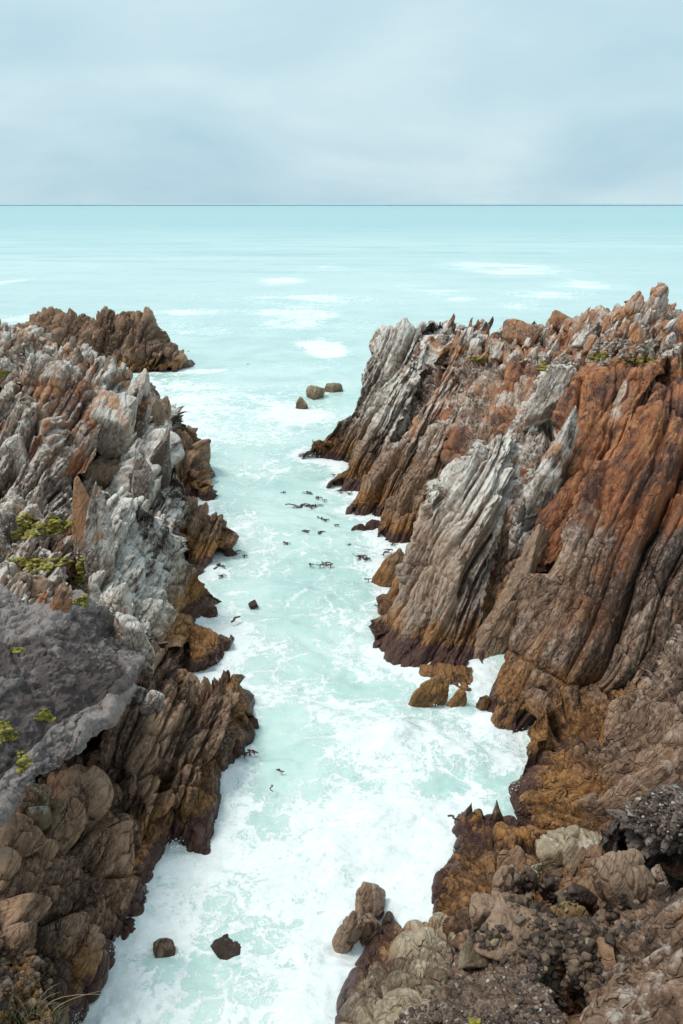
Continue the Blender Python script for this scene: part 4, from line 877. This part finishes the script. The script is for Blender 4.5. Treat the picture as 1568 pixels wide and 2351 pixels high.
# ------------------------------------------------------------------ scattered rubble and gravel (uncountable)
def scatter(name, label, cat, regs, m, smin, smax, seed, flat=.6, sub=2):
    r = np.random.RandomState(seed); Vs = []; Fs = []; T = []; o = 0; kinds = [boulder_verts((1, 1, 1), (0, 0, 0), seed + j, sub, 6, .06, 12)[:2] for j in range(6)]
    bpy.context.view_layer.update()
    for (px, py, rx, ry, n) in regs:
        for _ in range(n):
            a = r.uniform(0, 2 * math.pi); q = math.sqrt(r.uniform()); x = px + rx * q * math.cos(a); y = py + ry * q * math.sin(a)
            h = hit(x, y)
            if h is None: continue
            P, N_, mpp, nm = h
            s = mpp * smin * (smax / smin) ** (r.uniform() ** 2.2)
            V, Fc = kinds[r.randint(6)]
            M = np.array(Euler(r.uniform(-.5, .5, 3) + np.array([0, 0, r.uniform(0, 6)])).to_matrix())
            V = (V * np.array([s, s * r.uniform(.6, 1), s * flat * r.uniform(.6, 1.2)])) @ M.T + P + N_ * s * .12
            Vs.append(V); Fs.append(Fc + o); o += len(V); T.append(np.full(len(V), r.uniform()))
    ob = mesh_obj(name, np.concatenate(Vs), np.concatenate(Fs), m, {'tone': np.concatenate(T)})
    return tag(ob, label, cat, kind='stuff')
def pebble_mat(name, cols, z=0):
    m, t = mat(name); N = NB(t)
    tone = N.n('ShaderNodeAttribute', attribute_name='tone').outputs['Fac']
    r = N.n('ShaderNodeValToRGB', {0: tone}).outputs[0]; ramp = r.node.color_ramp; ramp.interpolation = 'CONSTANT'
    for i, (p, c) in enumerate(cols):
        e = ramp.elements[i] if i < 2 else ramp.elements.new(p)
        e.position = p; e.color = (*c, 1)
    pos = N.n('ShaderNodeNewGeometry').outputs['Position']
    nz = N.noise(pos, 14, 4, .6)
    col = N.mix(N.ss(nz, .3, .7, .0, .45), r, (.05, .035, .03))
    b = N.n('ShaderNodeBump', {'Height': nz, 'Strength': .6, 'Distance': .02}).outputs[0]
    bs = N.n('ShaderNodeBsdfPrincipled', {'Base Color': col, 'Roughness': .75, 'Normal': b}); N.n('ShaderNodeOutputMaterial', {0: bs.outputs[0]})
    return m
PB1 = pebble_mat('gravel_stones', [(0, (.055, .034, .025)), (.35, (.10, .065, .046)), (.6, (.16, .11, .08)), (.86, (.28, .22, .18)), (.965, (.55, .52, .48))])
PB2 = pebble_mat('pale_chips', [(0, (.22, .18, .15)), (.3, (.40, .36, .31)), (.6, (.55, .51, .46)), (.85, (.66, .63, .58))])
PB4 = pebble_mat('cove_stones', [(0, (.045, .028, .02)), (.35, (.085, .055, .038)), (.6, (.13, .085, .05)), (.8, (.19, .13, .085)), (.95, (.30, .23, .14))])
PB3 = pebble_mat('ochre_stones', [(0, (.06, .035, .02)), (.35, (.13, .07, .03)), (.6, (.20, .11, .045)), (.8, (.16, .115, .085)), (.93, (.30, .20, .11))])
scatter('gravel', 'dark gravel with a few pale pebbles on the bank at the bottom', 'gravel', [(1130,2300,150,70,900), (1200,2230,70,50,350), (1050,2340,140,40,700), (1240,2310,60,50,250), (980,2350,70,30,200)], PB1, 2.5, 17, 61)
scatter('pebbles', 'reddish and grey pebbles cemented in the dark ledge at the right edge', 'pebbles', [(1520,1870,70,60,420)], PB1, 4, 17, 62)
scatter('rubble', 'ochre stones covering the earthy bank in the bottom left corner', 'rubble', [(40,2250,90,80,500), (40,2330,100,40,300)], PB3, 4, 24, 63)
scatter('rubble', 'small pale stone chips strewn over the mossy ledge on the left', 'rubble', [(90,1250,90,80,330), (180,1330,30,80,80), (20,830,60,30,80)], PB2, 2.5, 10, 64)
scatter('rubble', 'bleached stone chips on the bare patch of the right clifftop', 'rubble', [(1420,800,60,22,320), (1300,830,120,16,160), (1520,800,50,26,120)], PB2, 3, 10, 65)
scatter('rubble', 'broken brown stones packed between the boulders of the cove', 'rubble', [(1240,2060,90,70,150), (1270,2170,80,60,200), (1330,2230,60,60,130), (1120,2150,50,30,60), (1420,2110,50,60,80)], PB4, 6, 30, 66, flat=.7, sub=3)
# ------------------------------------------------------------------ moss
def moss_mat():
    m, t = mat('moss'); N = NB(t)
    pos = N.n('ShaderNodeNewGeometry').outputs['Position']
    c = N.mix(N.ss(N.noise(pos, 5, 5, .7), .35, .68), (.13, .105, .02), (.46, .385, .06))
    b = N.n('ShaderNodeBump', {'Height': N.noise(pos, 30, 4, .7), 'Strength': 1, 'Distance': .05}).outputs[0]
    bs = N.n('ShaderNodeBsdfPrincipled', {'Base Color': c, 'Roughness': .95, 'Normal': b}); N.n('ShaderNodeOutputMaterial', {0: bs.outputs[0]})
    return m
MM = moss_mat()
bpy.context.view_layer.update()
def moss(label, x, y, rx, ry, n, seed, s=5.5):
    r = np.random.RandomState(seed); Vs = []; Fs = []; o = 0; D, Fc = ICO[2]
    for _ in range(int(n * 1.6)):
        a = r.uniform(0, 6.283); q = math.sqrt(r.uniform()); w_ = 1 + .35 * math.sin(3 * a + seed)
        h = hit(x + rx * q * w_ * math.cos(a), y + ry * q * w_ * math.sin(a))
        if h is None: continue
        P, N_, mpp, nm = h
        sz = mpp * s * .8 * r.uniform(.4, 1.3)
        V = D * (1 + .45 * (r.uniform(size=(len(D), 1)) - .5)) * np.array([sz, sz, sz * .3]) + P + N_ * sz * .08
        Vs.append(V); Fs.append(Fc + o); o += len(V)
    if Vs: tag(mesh_obj('moss_patch', np.concatenate(Vs), np.concatenate(Fs), MM), label, 'moss')
moss('large yellow green moss patch at the upper left of the left ledge', 68, 1212, 40, 26, 180, 1, 8)
moss('yellow moss patch beside the dark flat stone near the tan pillars', 132, 1205, 26, 18, 90, 2, 8)
moss('long yellow moss patch along the lower part of the left ledge', 92, 1295, 60, 16, 150, 3, 8)
moss('narrow upright yellow moss strip at the foot of the rust column', 182, 1315, 12, 30, 70, 4, 8)
moss('small yellow moss spot on the slope under the pillars', 188, 1380, 16, 12, 50, 5)
moss('round yellow moss cushion alone on the dark pitted slab', 102, 1643, 20, 14, 90, 6)
moss('yellow moss cushion at the left edge of the dark pitted slab', 14, 1682, 22, 24, 110, 7)
moss('scrappy moss spot under the lower edge of the dark pitted slab', 52, 1748, 18, 22, 60, 8)
moss('tiny moss spot at the upper edge of the dark pitted slab', 40, 1492, 14, 5, 25, 9)
moss('small moss patch at the left end of the right clifftop', 1100, 824, 18, 7, 50, 10, 4.5)
moss('moss patch beside the bleached chips on the right clifftop', 1370, 817, 26, 7, 70, 11, 4.5)
moss('moss patch at the rim above the rust red slabs, far right', 1470, 828, 40, 8, 70, 12, 4.5)
moss('little moss spot near the middle of the right clifftop rim', 1248, 843, 12, 10, 40, 13, 4.5)
moss('tiny moss spot at the bottom edge on the gravel bank', 1088, 2344, 12, 6, 30, 14)
moss('dull moss patch at the far left edge of the upper cliff', 6, 858, 12, 10, 40, 15)
# ------------------------------------------------------------------ kelp
def simple_mat(name, c, rough=.5):
    m, t = mat(name); N = NB(t); pos = N.n('ShaderNodeNewGeometry').outputs['Position']
    col = N.mix(N.noise(pos, 6, 4, .6), tuple(v * .5 for v in c), tuple(min(1, v * 1.5) for v in c))
    bs = N.n('ShaderNodeBsdfPrincipled', {'Base Color': col, 'Roughness': rough}); N.n('ShaderNodeOutputMaterial', {0: bs.outputs[0]}); return m
KM = simple_mat('kelp_frond', (.075, .035, .022), .35)
def tube(pts, rad, k=6):
    pts = np.array(pts, float); V = []; F_ = []
    for i, p in enumerate(pts):
        t = pts[min(i + 1, len(pts) - 1)] - pts[max(i - 1, 0)]; t /= np.linalg.norm(t) + 1e-9
        a = np.cross(t, [.3, .1, 1.]); a /= np.linalg.norm(a) + 1e-9; b = np.cross(t, a)
        for j in range(k):
            an = 2 * math.pi * j / k; V.append(p + rad[i] * (a * math.cos(an) + b * math.sin(an)))
    for i in range(len(pts) - 1):
        for j in range(k): F_.append([i * k + j, i * k + (j + 1) % k, (i + 1) * k + (j + 1) % k, (i + 1) * k + j])
    return np.array(V), np.array(F_)
def ribbon(p0, d, L, wd, up, r, segs=7, th=.012):
    d = np.array(d, float); side = np.array([-d[1], d[0], r.uniform(-.3, .3)]); pts = []
    for i in range(segs):
        t = i / (segs - 1); c = np.array(p0) + d * L * t + np.array([0, 0, up * math.sin(t * 2.6)]) + side * .12 * L * math.sin(t * 4 + r.uniform(0, .6))
        ww = wd * (math.sin(math.pi * min(1, .12 + t * .9)) ** .6)
        for s_ in (-1, 1):
            for u in (-1, 1): pts.append(c + side * ww * s_ * .5 + np.array([0, 0, u * th]))
    F_ = []
    for i in range(segs - 1):
        a = i * 4; b = a + 4
        F_ += [[a, b, b + 2, a + 2], [a + 1, a + 3, b + 3, b + 1], [a, a + 1, b + 1, b], [a + 2, b + 2, b + 3, a + 3]]
    return np.array(pts), np.array(F_)
def kelp(px, py, wpx, label, seed, group=None, n=6):
    n = 3 + seed % 5; ang = seed * 1.7
    r = np.random.RandomState(seed); P = np.array(PZ(px, py, -.07)); mpp = (P[1] * cp + (H - P[2]) * sp) / F; L = wpx * mpp * .5
    Vs = []; Fs = []; o = 0
    for i in range(n):
        a = 2 * math.pi * i / n + r.uniform(-.5, .5)
        if i % 2: a = ang + r.uniform(-.4, .4) + (math.pi if r.uniform() < .3 else 0)
        V, Fq = ribbon(P + L * np.array([r.uniform(-.4, .4), r.uniform(-.4, .4), 0]), (math.cos(a), math.sin(a), 0), L * r.uniform(.7, 1.4), L * .34, L * r.uniform(.0, .14), r)
        Vs.append(V); Fs.append(Fq + o); o += len(V)
    V, Fq = tube([P + np.array([0, 0, -.5]), P + np.array([L * .1, 0, 0]), P + np.array([L * .15, 0, L * .18])], [L * .10, L * .12, L * .16]); Vs.append(V); Fs.append(Fq + o)
    tag(mesh_obj('kelp', np.concatenate(Vs), np.concatenate(Fs), KM), label, 'kelp', group)
KG = 'kelp heads afloat in the gully'
kl = [(704,1130,22,'kelp head'),(730,1142,16,''),(745,1148,10,''),(690,1162,24,''),(706,1160,18,''),(722,1160,22,''),(715,1165,14,''),(737,1190,16,''),(748,1193,14,''),(702,1220,20,''),(735,1222,24,''),(659,1247,16,''),(800,1250,14,''),(825,1278,22,''),(842,1281,16,''),(748,1292,18,''),(758,1296,14,''),(734,1297,14,''),(712,1295,12,''),(530,1270,26,''),(545,1264,12,''),(560,1276,14,''),(765,1090,10,''),(782,1126,18,''),(800,1132,12,''),(880,1270,18,''),(892,1262,14,''),(880,1418,20,''),(770,1205,10,''),(500,1300,24,''),(508,1322,20,''),(572,1725,26,''),(560,1732,20,''),(868,1392,14,''),(845,1330,12,''),(900,1248,16,''),(650,1130,10,'')]
for i, (x, y, wd, _l) in enumerate(kl): kelp(x, y, wd * 1.25, ('broad' if wd >= 22 else 'small' if wd < 16 else 'mid sized') + ' brown kelp clump afloat ' + ('below the massive cracked block' if y > 1700 else 'by the foot of the pale wedge ridge' if y > 1385 else 'at the left shore by the square block' if x < 600 else 'close to the foot of the fourth ridge' if x > 860 else 'off the foot of the second ridge' if y < 1150 else 'in the gully between second and third ridge' if y < 1180 else 'in the gully off the third ridge' if y < 1240 else 'in mid gully off the fourth ridge'), 700 + i, KG)
for i, (x, y, wd, lb) in enumerate([(433,806,9,'tiny dark kelp head in open water right of the far dark outcrop'),(933,745,8,'tiny kelp head in open water beside the tip of the right headland'),(155,713,9,'tiny kelp head in open water behind the far dark outcrop'),(30,705,5,'dark speck of kelp in open water at the far left'),(958,744,7,'second tiny kelp head beside the tip of the right headland'),(568,836,6,'tiny upright kelp tip in open water in line with the gully')]):
    kelp(x, y, wd, lb, 760 + i, n=5)
def stalk(label, a, b, wpx, z=.0, sag=.1):
    A = np.array(PZ(*a, z)); B = np.array(PZ(*b, z + .1)); mpp = (A[1] * cp + (H - A[2]) * sp) / F; pts = []
    for i in range(9):
        t = i / 8; pts.append(A + (B - A) * t + np.array([0, 0, sag * math.sin(3.14 * t)]) + .06 * np.array([math.sin(t * 7), math.cos(t * 5), 0]))
    V, Fq = tube(pts, [wpx * mpp * .5 * (1 - .6 * abs(i / 8 - .4)) for i in range(9)], 8)
    tag(mesh_obj('kelp_stalk', V, Fq, KM), label, 'kelp stalk')
stalk('brown kelp stalk floating near the small pyramid rock on the left', (530,1430), (549,1416), 6)
stalk('thin kelp stalk poking up beside the small pyramid rock', (490,1412), (492,1402), 3)
stalk('curved kelp stalk sticking out from the cove outcrop into the foam', (1029,1876), (1054,1884), 6, .9)
stalk('short dark kelp stalk in the calm green pool of the gully', (634,1770), (650,1772), 4)
stalk('thin kelp stalk lying left of the kelp clumps in the gully', (655,1159), (678,1161), 3)
stalk('tiny ochre kelp stalk in the green pool under the short dark one', (622,1805), (625,1818), 3)
# ------------------------------------------------------------------ grass
def grass(px, py, n, Lpx, label, seed, m, spread=30, tall=()):
    r = np.random.RandomState(seed); q = hit(px, py, True); P0 = q[0]; mpp = q[2]; Vs = []; Fs = []; o = 0
    items = [(r.uniform(-1, 1) * spread, r.uniform(-.5, .5) * spread, Lpx * r.uniform(.4, 1.1), r.uniform(-.8, .9)) for _ in range(n)] + list(tall)
    for dx, dy, L, lean in items:
        b = P0 + np.array([dx * mpp, dy * mpp, -.05]); L *= mpp; pts = []; ly = r.uniform(-.3, .3)
        for i in range(8):
            t = i / 7; pts.append(b + np.array([lean * L * t * t, ly * L * t * t, L * (t - .35 * abs(lean) * t * t)]))
        V, Fq = tube(pts, [mpp * 1.3 * (1 - .85 * i / 7) for i in range(8)], 4); Vs.append(V); Fs.append(Fq + o); o += len(V)
    tag(mesh_obj('grass_tuft', np.concatenate(Vs), np.concatenate(Fs), m), label, 'grass')
GM = simple_mat('grass_green', (.16, .17, .06), .7); GS = simple_mat('grass_straw', (.38, .29, .16), .7)
grass(75, 2345, 26, 75, 'green grass blades at the bottom left corner', 81, GM, 60)
grass(85, 2340, 8, 90, 'long dry straw stems arching over the bottom left bank', 82, GS, 40, tall=((0, 0, 165, .45), (10, 0, 190, 1.0), (30, 0, 130, 1.15), (-20, 0, 120, -.2)))
grass(1555, 840, 10, 30, 'short tuft of grass at the rim on the far right', 83, GM, 20)

# ------------------------------------------------------------------ spray thrown up where the swell meets the rocks
def spray(label, spots, seed):
    r = np.random.RandomState(seed); D, Fc = ICO[2]; D = D[:]; Vs = []; Fs = []; o = 0
    import bmesh
    bm = bmesh.new(); bmesh.ops.create_icosphere(bm, subdivisions=1, radius=1)
    D = np.array([v.co[:] for v in bm.verts]); Fc = np.array([[v.index for v in f.verts] for f in bm.faces]); bm.free()
    for px, py, rx, ry, n in spots:
        c = np.array(PZ(px, py, .1)); mpp = (c[1] * cp + H * sp) / F
        for _ in range(n):
            t = abs(r.normal()) * .5; p = c + np.array([r.normal() * rx * mpp * .9, r.normal() * rx * mpp * .9, -.1 + t * ry * mpp * .8])
            s_ = mpp * r.uniform(.3, 1.15) * (1.3 - min(1, t))
            if s_ <= 0: continue
            Vs.append(D * s_ * np.array([1, 1, 1.3]) + p); Fs.append(Fc + o); o += len(D)
    m, t = mat('spray_drops'); N = NB(t)
    bs = N.n('ShaderNodeBsdfPrincipled', {'Base Color': (.85, .9, .9, 1), 'Roughness': .6}); N.n('ShaderNodeOutputMaterial', {0: bs.outputs[0]})
    tag(mesh_obj('spray', np.concatenate(Vs), np.concatenate(Fs), m), label, 'spray', kind='stuff')
spray('white spray breaking against the foot of the right cliff', [(700,1045,14,30,260),(1245,1700,20,40,260),(1190,1712,24,30,200),(1140,1690,14,26,140),(1020,1640,24,24,160),(880,1545,16,16,100),(805,1150,10,14,70),(1180,1800,16,30,160),(1040,1960,14,24,120)], 91)
spray('white spray along the foot of the left cliff', [(455,1560,16,24,160),(520,1520,14,18,100),(345,2040,14,20,120),(400,1935,14,20,110),(250,2170,14,20,100),(170,2345,20,30,150),(490,1345,12,16,90)], 92)
